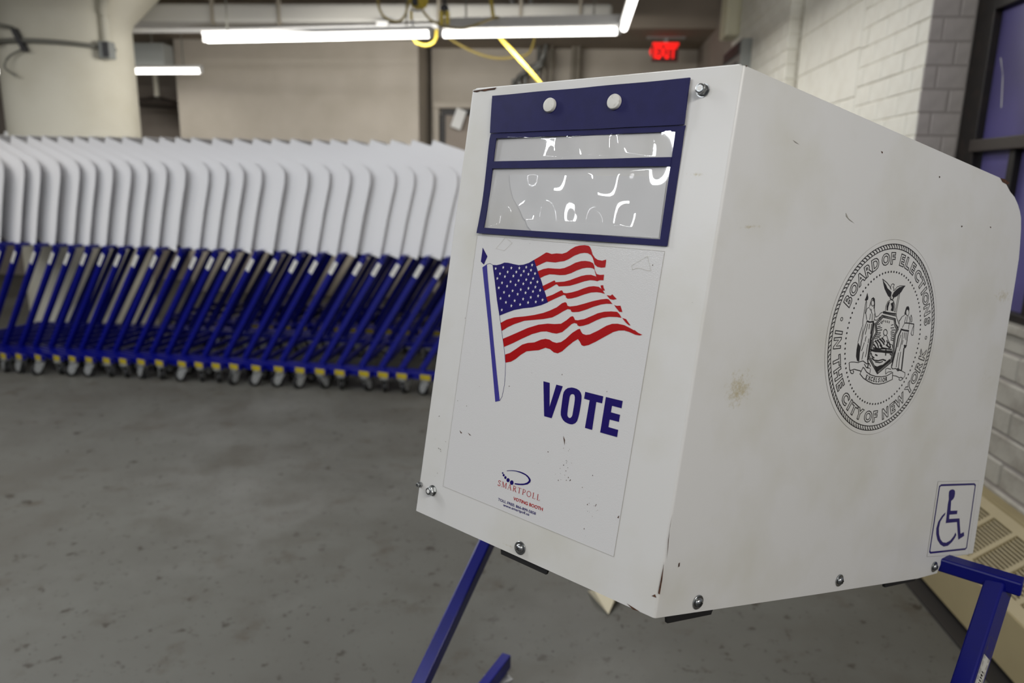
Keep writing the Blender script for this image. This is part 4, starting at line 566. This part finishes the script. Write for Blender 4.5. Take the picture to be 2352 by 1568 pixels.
def frame(root, dz, leg_y0, rail, cast, full=True, lw=(.027, .038), roll=14):
    """blue cart under the panel: cross bar, legs, flared rails, casters"""
    zb = .7885 + dz
    obj('cross_bar', BX((-.4765, .5848, zb), (.4765, .612, zb + .0222), .003), M['paint'], root)
    (x0, y0), (x1, y1) = rail
    for sg in (1, -1):
        top = Vector((sg * .4475, .598, zb + .002)); bot = Vector((sg * (x0 + (x1 - x0) * (leg_y0 - y0) / (y1 - y0)), leg_y0, .144))
        d = (top - bot).normalized(); up = Matrix.Rotation(-radians(roll) * sg, 3, d) @ Vector((0, 0, 1))
        lg = obj('leg', BAR(bot, top, lw[0], lw[1], .003, up), M['paint'], root)
        a = Vector((sg * x0, y0, .1255)); b = Vector((sg * x1, y1, .1255))
        rl = obj('rail', BAR(a, b, .026, .040, .003), M['paint'], root)
        if sg == 1 and full:
            d = (b - a).normalized(); nrm = Vector((d.y, -d.x, 0))
            q = b - d * .088 + nrm * .0137; bm = bmesh.new(); mt, L = along(q, q + d * .075); box(bm, (-.0006, 0, -.017), (.0006, .075, .017), 0, mt); obj('yellow_sticker', bm, M['yellow'], root)
        for (yy, i) in ((y0 + .05, 0), (y1 - .045, 1)):
            t = (yy - y0) / (y1 - y0); caster(root, sg * (x0 + (x1 - x0) * t), yy, .1055, cast[i if sg > 0 else i + 2])
    obj('front_bar', BX((-x0, y0 - .004, .1095), (x0, y0 + .022, .1415), .003), M['paint'], root)
    return zb
def shelf(root, dz):
    """tilted writing board fixed by the screws along the bottom edges, dark underneath"""
    V = []
    for e in (-.5645, -.5815):
        for b_, sg in ((.004, -1), (.004, 1), (.572, 1), (.572, -1)): V.append(boxp(sg * (HW - .004 + b_ * cos(TH) / sin(TH)), b_, e, dz))
    raw('writing_board', V, [(0, 1, 2, 3), (7, 6, 5, 4), (0, 4, 5, 1), (1, 5, 6, 2), (2, 6, 7, 3), (3, 7, 4, 0)], M['black'], root)
def leg_label(root, dz, leg_y0, rail, t0, t1, w=.023, lw=.027, roll=14):
    (x0, y0), (x1, y1) = rail
    zb = .7885 + dz; top = Vector((.4475, .598, zb)); bot = Vector((x0 + (x1 - x0) * (leg_y0 - y0) / (y1 - y0), leg_y0, .144)); d = (bot - top).normalized()
    o = Vector((-d.y, d.x, 0)).normalized(); o = o if o.x > 0 else -o; o = Matrix.Rotation(-radians(roll), 3, -d) @ o
    n = d.cross(o).normalized(); n = n if n.y > 0 else -n; c = top + o * (lw / 2 + .0003)
    f = lambda u, v, h=0: c + d * u + n * v + o * h
    lb = raw('leg_label', [f(t0, -w / 2), f(t1, -w / 2), f(t1, w / 2), f(t0, w / 2)], [(0, 1, 2, 3)], M['label'], root)
    return lb, (lambda u, v: f(t0 + u, v, .0003))

# ------------------------------------------------------------------ the row of nested booths
XS = [-4.03, -3.897, -3.776, -3.632, -3.503, -3.39, -3.261, -3.133, -3.018, -2.891, -2.754, -2.595, -2.469, -2.346, -2.227, -2.061, -1.906, -1.761, -1.62, -1.482, -1.324, -1.195, -1.068, -.911, -.77, -.63, -.49]
ORD = 'first second third fourth fifth sixth seventh eighth ninth tenth eleventh twelfth thirteenth'.split()
DZ = .085
def tall_booth():
    r = thing('nested_booth', '', 'voting booth')
    link('privacy_panel', panel_mesh(DZ), M['coat_row'], r)
    RR = ((.372, -.02), (.570, .66))
    frame(r, DZ, .15, RR, (0, 0, 0, 0), True, (.03, .037)); shelf(r, DZ)
    lb, lf = leg_label(r, DZ, .15, RR, .045, .135, .030, .03)
    flat('fine_print', ribbons([(.0012, [(.01, v), (.08, v)], False) for v in (-.005, 0, .005)]), lf, M['grey_print'], lb)
    for s in (.58, .66):
        o = sp(0, DZ)(s, -.585 if s < .6 else -.565); bm = bmesh.new(); bmesh.ops.create_icosphere(bm, subdivisions=1, radius=.005, matrix=Matrix.Translation(o)); obj('screw', bm, M['steel'], r)
    return r
CI = [0, 1, 2, 3]
proto = tall_booth(); N = len(XS)
booths = [proto] + [copy_tree(proto) for _ in range(N - 1)]
for i, X in enumerate(XS):
    o = booths[i]; Y = -.01169 * X * X - .08992 * X + 4.3098
    be = radians(-11 + 12 * (X + 3.9) / 3.0 if X < -.9 else 1); yaw = be - pi / 2
    lx, ly = .565, .61
    o.location = (X - (cos(yaw) * lx - sin(yaw) * ly), Y - (sin(yaw) * lx + cos(yaw) * ly), 0); o.rotation_euler = (0, 0, yaw + random.uniform(-.006, .006))
    o['group'] = 'nested voting booths in a row'
    if i < 13: o['label'] = 'nested white booth on blue wheeled legs, %s from the left end of the row' % ORD[i]
    elif i < 24: o['label'] = 'nested white booth on blue wheeled legs, %s to the left of the near booth' % ORD[23 - i]
    else: o['label'] = 'nested white booth at the right end of the row, %s one behind the near booth' % ORD[i - 24]
    k = 0
    for ch in o.children:                                # casters swivelled each their own way about their stems
        if ch.name.startswith('caster'):
            rx = [(.3866, .03), (.5569, .615), (-.3866, .03), (-.5569, .615)]
            c = Vector((rx[CI[k]][0], rx[CI[k]][1], 0)); a = random.uniform(-1.2, 1.2) + (pi / 2 if i < 18 else 0.2)
            m = Matrix.Translation(c) @ Matrix.Rotation(a, 4, 'Z') @ Matrix.Translation(-c); ch.matrix_local = m; k += 1

# second row glimpsed between the blue legs of the first
for i in range(17):
    o = copy_tree(proto); X = -2.95 + i * .145 + random.uniform(-.02, .02); yaw = radians(-3) - pi / 2
    o.location = (X - (cos(yaw) * .565 - sin(yaw) * .61), 5.74 - (sin(yaw) * .565 + cos(yaw) * .61), 0); o.rotation_euler = (0, 0, yaw)
    o['label'] = 'white booth of the second row, glimpsed between the blue legs of the front row'; o['group'] = 'nested voting booths in the second row'

# ------------------------------------------------------------------ the near booth
NB = thing('voting_booth', 'near white voting booth printed with flag and VOTE on blue wheeled legs', 'voting booth', (-.0504, .8014, 0), radians(-35.523))
M['coat'].name = 'white_powder_coat'
add_blobs(M['coat'], [(sp(0)(.075, -.33), (.040, .06, .055), .68), (sp(0)(.66, -.16), (.05, .10, .035), .60), (sp(0)(.655, -.29), (.05, .10, .07), .46), (sp(0)(.60, -.42), (.05, .08, .07), .36), (fp(0)(.155, -.11), (.03, .02, .006), .62), (sp(0)(.05, -.155), (.05, .07, .007), .58), (fp(0)(-.02, -.575), (.09, .02, .006), .5)], (176, 164, 128), 170)
link('privacy_panel', panel_mesh(0), M['coat'], NB)
NR = ((.385, -.06), (.566, .655))
frame(NB, 0, -.04, NR, (.4, 2.6, -.5, 1.3)); shelf(NB, 0)
lb, lf = leg_label(NB, 0, -.04, NR, .075, .33, .024)
flat('barcode', [[(u, -.003), (u + wd, -.003), (u + wd, .0035), (u, .0035)] for u, wd in [(.055 + k * .0042, random.choice((.0011, .0018, .0026))) for k in range(22)]], lf, M['ink'], lb)
flat('fine_print', ribbons([(.0005, [(u, v), (u + l, v)], False) for v in (-.0093, -.0066, .0062, .0084) for u, l in [(.02 + k * .011, random.uniform(.004, .009)) for k in range(18)]] + [(.0004, [(.005, -.0105), (.24, -.0105), (.24, .0105), (.005, .0105)], True)]), lf, M['grey_print'], lb)
# black rubber tabs under the bottom edges
def tab(name, f, a, b, e0, e1): 
    pl = [(a, e0), (b, e0), (b - .004, e1), (a + .004, e1)]; P = [f(.0)(u, v) for u, v in pl] + [f(-.004)(u, v) for u, v in pl]
    return raw(name, P, [(0, 1, 2, 3)[::-1], (4, 5, 6, 7), (0, 1, 5, 4), (1, 2, 6, 5), (2, 3, 7, 6), (3, 0, 4, 7)], M['rubber'], NB)
tab('rubber_tab', lambda o: fp(o - .002), -.034, .046, -.575, -.5905)
tab('rubber_tab', lambda o: sp(o - .002), .02, .099, -.58, -.5935)
tab('rubber_tab', lambda o: sp(o - .002), .468, .56, -.59, -.6065)
# fasteners
def frm(f, u, v):
    o = f(0)(u, v); x = (f(0)(u + .01, v) - o).normalized(); y = (f(0)(u, v + .01) - o).normalized(); z = (f(.01)(u, v) - o).normalized()
    return Matrix(((x.x, y.x, z.x, o.x), (x.y, y.y, z.y, o.y), (x.z, y.z, z.z, o.z), (0, 0, 0, 1)))
def screw(f, u, v):
    m = frm(f, u, v)
    s = obj('screw', LATHE([(.0046, .0012), (.0055, .002), (.0053, .0032), (.0042, .0044), (.0022, .0052), (.0004, .0054)], 24, m), M['steel'], NB, 40)
    obj('washer', LATHE([(.0083, .0002), (.0083, .0012), (.0078, .0016), (.003, .0016)], 28, m), M['steel'], s, 30)
    bm = bmesh.new(); r = m @ Matrix.Rotation(random.uniform(0, 1.5), 4, 'Z')
    for a in (0, pi / 2): box(bm, (-.0026, -.0005, .0044), (.0026, .0005, .0056), 0, r @ Matrix.Rotation(a, 4, 'Z'))
    obj('cross_recess', bm, M['rubber'], s); return s
screw(fp, .0001, -.5714); screw(sp, .0651, -.5735); screw(sp, .3447, -.5801); screw(sp, .6032, -.588)
def nut(f, u, v, r=.0062):
    m = frm(f, u, v)
    bm = LATHE([(r, .001), (r, .0062), (r * .93, .0068), (r * .5, .0068)], 6, m); n = obj('lock_nut', bm, M['steel'], NB)
    obj('collar', LATHE([(r * .86, .0062), (r * .82, .0085), (r * .62, .0092), (r * .55, .0092)], 20, m), M['steel'], n, 40)
    obj('bolt_end', LATHE([(r * .5, .0050), (r * .5, .0088), (r * .42, .0094)], 16, m), M['nylon'], n, 40)
    obj('washer', LATHE([(r * 1.18, .0001), (r * 1.18, .0010), (r * .5, .0010)], 24, m), M['steel'], n); return n
nut(fp, .1484, -.0226); nut(fp, -.1614, -.546)
m = frm(fp, -.1863, -.5446)
bt = obj('bolt', LATHE([(.0026, .0005), (.0026, .0065), (.0020, .0072)], 16, m), M['steel'], NB, 40); obj('small_nut', LATHE([(.0042, .0002), (.0042, .0030), (.0024, .0032)], 6, m), M['steel'], bt)
# ---- film on the front: flag, VOTE, maker's mark
Dk = lambda k: [pairs(p) for p in D[k]]
fr = pairs(D['frame']); c0 = fr
fd = flat('front_decal', [[fr[0], fr[1], fr[2], fr[3]]], fp(.0003), M['decal'], NB)
P = fp(.0006)
flat('film_edge', ribbons([(.0003, fr, True)]), P, M['film'], fd)
flat('flag_canton', [pairs(D['canton'])], P, M['navy'], fd)
for s in Dk('stripes'): flat('flag_stripe', [s], P, M['red'], fd)
stars = []
for (u, v) in pairs(D['stars']): stars.append([(u + r * 1.0 * sin(2 * pi * k / 10), v + r * 1.12 * cos(2 * pi * k / 10)) for k, r in [(k, .0021 if k % 2 == 0 else .00085) for k in range(10)]])
so = flat('flag_stars', stars, fp(.0009), M['white'], fd)
fpole = Dk('pole'); flat('flag_pole', [fpole[0]], P, M['blue'], fd); flat('pole_finial', [fpole[1]], P, M['navy'], fd)
flat('sleeve_seam', ribbons([(.0005, s, False) for s in Dk('seam')]), P, M['navy'], fd)
vt = Dk('vote'); vo = Dk('vote_o')
flat('vote_lettering', [vt[0], vo[0], vt[1], vt[2]], P, M['navy'], fd, {1: [vo[1]]})
flat('swoosh_logo', Dk('logo') + Dk('dots'), P, M['navy'], fd)
def baseline(k):
    a, b, t = pairs(D['text'][k]); d = Vector((b[0] - a[0], b[1] - a[1])); L = d.length; d /= L; h = abs((t[0] - a[0]) * -d.y + (t[1] - a[1]) * d.x); return a, (d.x, d.y), (-d.y, d.x), L, h
for k, tx, m_, off, nm in (('voting', 'VOTING BOOTH', M['red'], .022, 'red_lettering'), ('toll', 'TOLL FREE: 866-899-5858', M['navy'], .016, 'phone_lettering'), ('www', 'www.smartpoll.us', M['navy'], .016, 'web_lettering')):
    a, du, dv, L, h = baseline(k); place_text(tx, nm, a, h, L, P, m_, fd, off, dv, du)
# serif capitals, strokes on a 0..1 cap height: (width, points)
T_, K_ = .07, .15
def sf(x, y, w=.26): return (.045, [(x - w / 2, y), (x + w / 2, y)])
SER = {
 'S': (.62, [(.12, [(.52, .80), (.44, .95), (.26, .97), (.12, .86), (.13, .70), (.28, .57), (.42, .46), (.52, .30), (.47, .12), (.30, .02), (.14, .06), (.07, .22)]), (.045, [(.53, .98), (.53, .78)]), (.045, [(.06, .02), (.06, .24)])]),
 'M': (1.04, [(T_, [(.14, .0), (.17, 1)]), (K_, [(.19, .98), (.52, .05)]), (T_, [(.52, .05), (.86, .98)]), (K_, [(.87, 1), (.90, 0)]), sf(.13, .02), sf(.90, .02, .3), sf(.12, .98, .2), sf(.92, .98, .2)]),
 'A': (.86, [(T_, [(.12, .0), (.42, 1)]), (K_, [(.42, 1), (.72, 0)]), (.06, [(.22, .36), (.60, .36)]), sf(.12, .02), sf(.72, .02)]),
 'R': (.80, [(K_, [(.18, 0), (.18, 1)]), (.06, [(.18, .97), (.40, .97)]), (.11, [(.40, .96), (.56, .88), (.60, .74), (.54, .60), (.38, .53)]), (.06, [(.40, .52), (.18, .52)]), (K_, [(.36, .52), (.70, .02)]), sf(.18, .02), sf(.74, .02, .2), sf(.12, .98, .2)]),
 'T': (.74, [(K_, [(.36, 0), (.36, .96)]), (.06, [(.04, .96), (.68, .96)]), (.05, [(.05, .98), (.03, .78)]), (.05, [(.67, .98), (.69, .78)]), sf(.36, .02)]),
 'P': (.70, [(K_, [(.18, 0), (.18, 1)]), (.06, [(.18, .97), (.40, .97)]), (.11, [(.40, .96), (.56, .88), (.60, .72), (.54, .56), (.38, .48)]), (.06, [(.40, .47), (.18, .47)]), sf(.18, .02), sf(.12, .98, .2)]),
 'O': (.92, [(.11, [(.44 + .36 * cos(t * pi / 10), .5 + .47 * sin(t * pi / 10)) for t in range(21)])]),
 'L': (.70, [(K_, [(.18, .0), (.18, 1)]), (.06, [(.10, .03), (.58, .03)]), (.05, [(.58, .02), (.61, .26)]), sf(.18, .98)])}
a, du, dv, L, h = baseline('smart'); tot = sum(SER[c][0] for c in 'SMARTPOLL') + 8 * .16; kx = L / (tot * h); cur = 0; lines = []
for c in 'SMARTPOLL':
    for wd, pts in SER[c][1]:
        lines.append((wd * h * .8, [(a[0] + du[0] * (cur + x) * h * kx + dv[0] * y * h, a[1] + du[1] * (cur + x) * h * kx + dv[1] * y * h) for x, y in pts], False))
    cur += SER[c][0] + .16
flat('serif_lettering', ribbons(lines), P, M['red'], fd)
for p in Dk('tape'): flat('tape_scrap', ribbons([(.00035, p, True)]), fp(.0008), M['tape'], fd)
# ---- round seal on the right wing
sc_ = (.3477, -.25197); Q = sp(.0005)
sd = flat('seal_decal', [[(sc_[0] + .1285 * cos(2 * pi * k / 96), sc_[1] + .1285 * sin(2 * pi * k / 96)) for k in range(96)]], sp(.0002), M['coat'], NB)
def circ(r, n=120): return [(sc_[0] + r * cos(2 * pi * k / n), sc_[1] + r * sin(2 * pi * k / n)) for k in range(n)]
flat('film_edge', ribbons([(.00022, circ(.1284), True)]), Q, M['line'], sd)
rope = [(.0011, circ(.1226), True), (.0011, circ(.1168), True)]
for k in range(130):
    t = 2 * pi * k / 130; rope.append((.0013, [(sc_[0] + r * cos(t + d), sc_[1] + r * sin(t + d)) for r, d in ((.1170, 0), (.1197, .010), (.1224, .036))], False))
flat('rope_border', ribbons(rope), Q, M['ink'], sd)
flat('dotted_ring', [[(sc_[0] + .0872 * cos(t) + .0014 * cos(q * pi / 4), sc_[1] + .0872 * sin(t) + .0014 * sin(q * pi / 4)) for q in range(8)] for t in [2 * pi * k / 84 for k in range(84)]], Q, M['ink'], sd)
LET = [('B', 157.7, 1), ('O', 148.3, 1), ('A', 138.3, 1), ('R', 128.6, 1), ('D', 119.6, 1), ('O', 106.9, 1), ('F', 97.6, 1), ('E', 85.1, 1), ('L', 77.0, 1), ('E', 68.7, 1), ('C', 59.2, 1), ('T', 50.3, 1), ('I', 43.4, 1), ('O', 36.4, 1), ('N', 26.9, 1), ('S', 17.9, 1),
 ('I', 180.4, 0), ('N', 187.6, 0), ('T', 200.2, 0), ('H', 209.6, 0), ('E', 218.6, 0), ('C', 231.8, 0), ('I', 239.6, 0), ('T', 246.2, 0), ('Y', 255.0, 0), ('O', 267.0, 0), ('F', 276.2, 0), ('N', 289.4, 0), ('E', 299.2, 0), ('W', 309.3, 0), ('Y', 323.0, 0), ('O', 332.9, 0), ('R', 342.6, 0), ('K', 352.4, 0)]
lines = []
for ch, an, out in LET:
    lp = outline(ch, .035); xs = [p[0] for l in lp for p in l]; ys = [p[1] for l in lp for p in l]; mx, my = (min(xs) + max(xs)) / 2, (min(ys) + max(ys)) / 2
    k = .0150 / (max(ys) - min(ys)); kx = k * (1.10 if ch not in 'WNM' else .98); t = radians(an); rr = .1043
    rot = t - pi / 2 if out else t + pi / 2
    for l in lp: lines.append((.00118, [(sc_[0] + rr * cos(t) + (x - mx) * kx * cos(rot) - (y - my) * k * sin(rot), sc_[1] + rr * sin(t) + (x - mx) * kx * sin(rot) + (y - my) * k * cos(rot)) for x, y in l], True))
for an in (171.2, 5.2): lines.append((.0009, [(sc_[0] + .1045 * cos(radians(an)) + .0022 * cos(q * pi / 6), sc_[1] + .1045 * sin(radians(an)) + .0022 * sin(q * pi / 6)) for q in range(12)], True))
flat('seal_lettering', ribbons(lines), Q, M['ink'], sd)
flat('coat_of_arms', ribbons([(r[0] * 2.25e-4, pairs(r[1:]), False) for r in D['ribs']]) + Dk('fills'), Q, M['ink'], sd)
eh = pairs(D['excelh']); h = hypot(eh[0][0] - eh[1][0], eh[0][1] - eh[1][1]); ex_ = pairs(D['excel']); vs_, fs_ = [], []
for i, ch in enumerate('EXCELSIOR'):
    p, q = ex_[max(i - 1, 0)], ex_[min(i + 1, 8)]; d = Vector((q[0] - p[0], q[1] - p[1])).normalized(); gv, gf = glyph(ch, .03); xm = (min(v[0] for v in gv) + max(v[0] for v in gv)) / 2
    b = len(vs_)
    for x, y in gv:
        u, v = (x - xm) * h * .92 / .75, (y - .36) * h / .75; vs_.append(Q(ex_[i][0] + d.x * u - d.y * v, ex_[i][1] + d.y * u + d.x * v))
    fs_ += [tuple(b + k for k in f) for f in gf]
raw('motto_lettering', vs_, fs_, M['ink'], sd)
# ---- wheelchair sticker
ad = flat('access_sticker', [pairs(D['accs'])], sp(.0003), M['coat'], NB)
flat('film_edge', ribbons([(.0003, pairs(D['accs']), True)]), Q, M['line'], ad)
flat('sticker_border', ribbons([(.0031, pairs(D['accb']), True)]), Q, M['navy'], ad)
ac = Dk('acc'); flat('wheelchair_symbol', [ac[0], ac[1]], Q, M['navy'], ad)
# ---- chipped paint and bare spots
cf = Dk('chips_f'); rs = random.Random(4); sp_ = []
for cu, cv, su, sv, k in ((.048, -.455, .006, .016, 22), (.092, -.490, .008, .014, 16), (-.02, -.40, .05, .06, 8), (.0, -.20, .12, .15, 12), (-.16, -.48, .008, .02, 8)):
    for _ in range(k):
        a, b, q = cu + rs.gauss(0, su), cv + rs.gauss(0, sv), rs.uniform(.0002, .0006); sp_.append([(a - q, b), (a, b - q * 1.6), (a + q, b), (a + q * .2, b + q * 1.8)])
flat('paint_chips', [c for k, c in enumerate(cf) if k != 7] + [p for p in sp_ if abs(p[0][0]) < .18 and -.57 < p[0][1] < -.19], fp(.0006), M['chip'], NB)['kind'] = 'stuff'
cs = Dk('chips_s'); flat('paint_chips', [c for k, c in enumerate(cs) if k not in (4, 8, 9, 10)], sp(.0005), M['chip'], NB)['kind'] = 'stuff'
flat('scratches', [cs[4], cs[8]], sp(.0005), M['film'], NB)['kind'] = 'stuff'

# ------------------------------------------------------------------ document pouch hung on the front sheet
BW = NB.matrix_world if False else Matrix.Translation((-.0504, .8014, 0)) @ Matrix.Rotation(radians(-35.523), 4, 'Z')
pb = boxp(0, -.003, -.19); PO = BW @ pb
DP = thing('document_pouch', 'blue vinyl document pouch with two clear pockets buttoned onto the near booth', 'pouch', PO, radians(-35.523))
def wob(x, e): return .0010 * sin(x * 24 + 1) * sin(e * 30) + .0016 * max(0, (-.15 - e) / .04) * max(0, -x / .14) + .0006 * sin(x * 61 + e * 40)
def pf(off): return lambda x, e: boxp(x, -(off + wob(x, e)), e) - pb
def slab(name, quad, off, th, m, parent, nu=18, nv=4, rnd=0):
    """quad (tl,tr,br,bl) as a thin wavy sheet with its own thickness"""
    bm = bmesh.new(); G = []
    for j in range(nv + 1):
        v = j / nv; a = [quad[0][k] + (quad[3][k] - quad[0][k]) * v for k in (0, 1)]; b = [quad[1][k] + (quad[2][k] - quad[1][k]) * v for k in (0, 1)]
        G.append([(a[0] + (b[0] - a[0]) * i / nu, a[1] + (b[1] - a[1]) * i / nu) for i in range(nu + 1)])
    F = [[bm.verts.new(pf(off + th)(*p)) for p in r] for r in G]; Bk = [[bm.verts.new(pf(off)(*p)) for p in r] for r in G]
    for j in range(nv):
        for i in range(nu):
            bm.faces.new((F[j][i], F[j + 1][i], F[j + 1][i + 1], F[j][i + 1])); bm.faces.new((Bk[j][i], Bk[j][i + 1], Bk[j + 1][i + 1], Bk[j + 1][i]))
    for j in range(nv):
        bm.faces.new((F[j][0], Bk[j][0], Bk[j + 1][0], F[j + 1][0])); bm.faces.new((F[j][nu], F[j + 1][nu], Bk[j + 1][nu], Bk[j][nu]))
    for i in range(nu):
        bm.faces.new((F[0][i], F[0][i + 1], Bk[0][i + 1], Bk[0][i])); bm.faces.new((F[nv][i], Bk[nv][i], Bk[nv][i + 1], F[nv][i + 1]))
    return obj(name, bm, m, parent, 40)
slab('top_flap', ((-.1478, -.0114), (.1331, -.0093), (.1345, -.0585), (-.1418, -.0600)), .0018, .0020, M['vinyl'], DP, 24, 8)
slab('flap_hem', ((.1308, -.010), (.1331, -.0093), (.1345, -.0585), (.1322, -.0580)), .0038, .0005, M['vinyl'], DP, 2, 8)
slab('seam_strip', ((-.1417, -.0603), (.1358, -.0590), (.1352, -.0650), (-.1425, -.0668)), .0010, .0013, M['vinyl'], DP, 24, 1)
slab('side_strip', ((-.1425, -.0668), (-.1310, -.0665), (-.1322, -.1829), (-.1422, -.1850)), .0010, .0014, M['vinyl'], DP, 2, 18)
slab('side_strip', ((.1247, -.0649), (.1352, -.0645), (.1361, -.1840), (.1262, -.1805)), .0010, .0014, M['vinyl'], DP, 2, 18)
slab('middle_strip', ((-.1316, -.0965), (.1252, -.0923), (.1254, -.1021), (-.1322, -.1055)), .0016, .0014, M['vinyl'], DP, 26, 2)
slab('bottom_strip', ((-.1422, -.1826), (.1361, -.1806), (.1361, -.1875), (-.1422, -.1904)), .0010, .0016, M['vinyl'], DP, 26, 2)
def pocket(quad, off, amp, seed):
    rnd = random.Random(seed); bm = bmesh.new(); nu, nv = 110, 36
    ws = [(rnd.uniform(30, 115) * rnd.choice((-1, 1)), rnd.uniform(10, 70), rnd.uniform(0, 6), rnd.uniform(.3, 1)) for _ in range(9)]
    G = []
    for j in range(nv + 1):
        r = []
        for i in range(nu + 1):
            u, v = i / nu, j / nv; x = (quad[0][0] * (1 - u) + quad[1][0] * u) * (1 - v) + (quad[3][0] * (1 - u) + quad[2][0] * u) * v
            e = (quad[0][1] * (1 - u) + quad[1][1] * u) * (1 - v) + (quad[3][1] * (1 - u) + quad[2][1] * u) * v
            ed = min(1, 5 * u, 5 * (1 - u), 6 * (1 - v), 8 * v + .3)
            d = sum(a * sin(kx * x + ke * e + p) for kx, ke, p, a in ws) / 3
            r.append(bm.verts.new(pf(.0014 + ed * (off + amp * max(-1, min(1.6, d * 1.5))))(x, e)))
        G.append(r)
    for j in range(nv):
        for i in range(nu): bm.faces.new((G[j][i], G[j + 1][i], G[j + 1][i + 1], G[j][i + 1]))
    return obj('clear_pocket', bm, M['clear'], DP, 180, False)
pocket(((-.1322, -.0655), (.1256, -.0640), (.1256, -.0935), (-.1325, -.0975)), .0032, .0027, 3)
pocket(((-.1332, -.1045), (.1262, -.1012), (.1270, -.1822), (-.1330, -.1840)), .0038, .0032, 5)
for u, v in ((-.0487, -.0293), (.0432, -.030)):
    o = pf(.0036)(u, v); m = Matrix(((1, EU.x, 0, o.x), (0, EU.y, -EB.y, o.y), (0, EU.z, -EB.z, o.z), (0, 0, 0, 1)))
    obj('snap_button', LATHE([(.0088, .0), (.0088, .0030), (.0080, .0042), (.0060, .0046), (.0005, .0047)], 28, m), M['button'], DP, 40)
tp = [(-.1010, -.1130), (.1225, -.1130), (.1240, -.1795), (-.0520, -.1818), (-.0600, -.1765), (-.0640, -.1700), (-.0700, -.1655), (-.0745, -.1590), (-.0830, -.1500), (-.0905, -.1420), (-.0965, -.1300), (-.1000, -.1200)]
PP = thing('torn_paper', 'torn sheet of blank white paper inside the lower pocket of the blue pouch', 'paper', PO, radians(-35.523)) if False else None
to = flat('torn_paper', [tp], lambda x, e: boxp(x, -(.0011 + .7 * wob(x, e)), e) - pb, M['paper'], None); to.location = PO; to.rotation_euler = (0, 0, radians(-35.523))
tag(to, 'torn sheet of blank white paper inside the lower clear pocket of the blue pouch', 'paper')
md = to.modifiers.new('thickness', 'SOLIDIFY'); md.thickness = .0003
tag(raw('paper_scrap', [Vector(p) for p in ((.10, 2.22, .003), (.22, 2.24, .004), (.165, 2.09, .003), (.12, 2.17, .035), (.205, 2.19, .040))], [(0, 2, 3), (0, 3, 4, 1), (3, 2, 4), (1, 4, 2), (0, 1, 2)], mat('cream_scrap', (206, 196, 168), .7)), 'crumpled cream paper scrap on the floor seen under the near booth', 'paper')
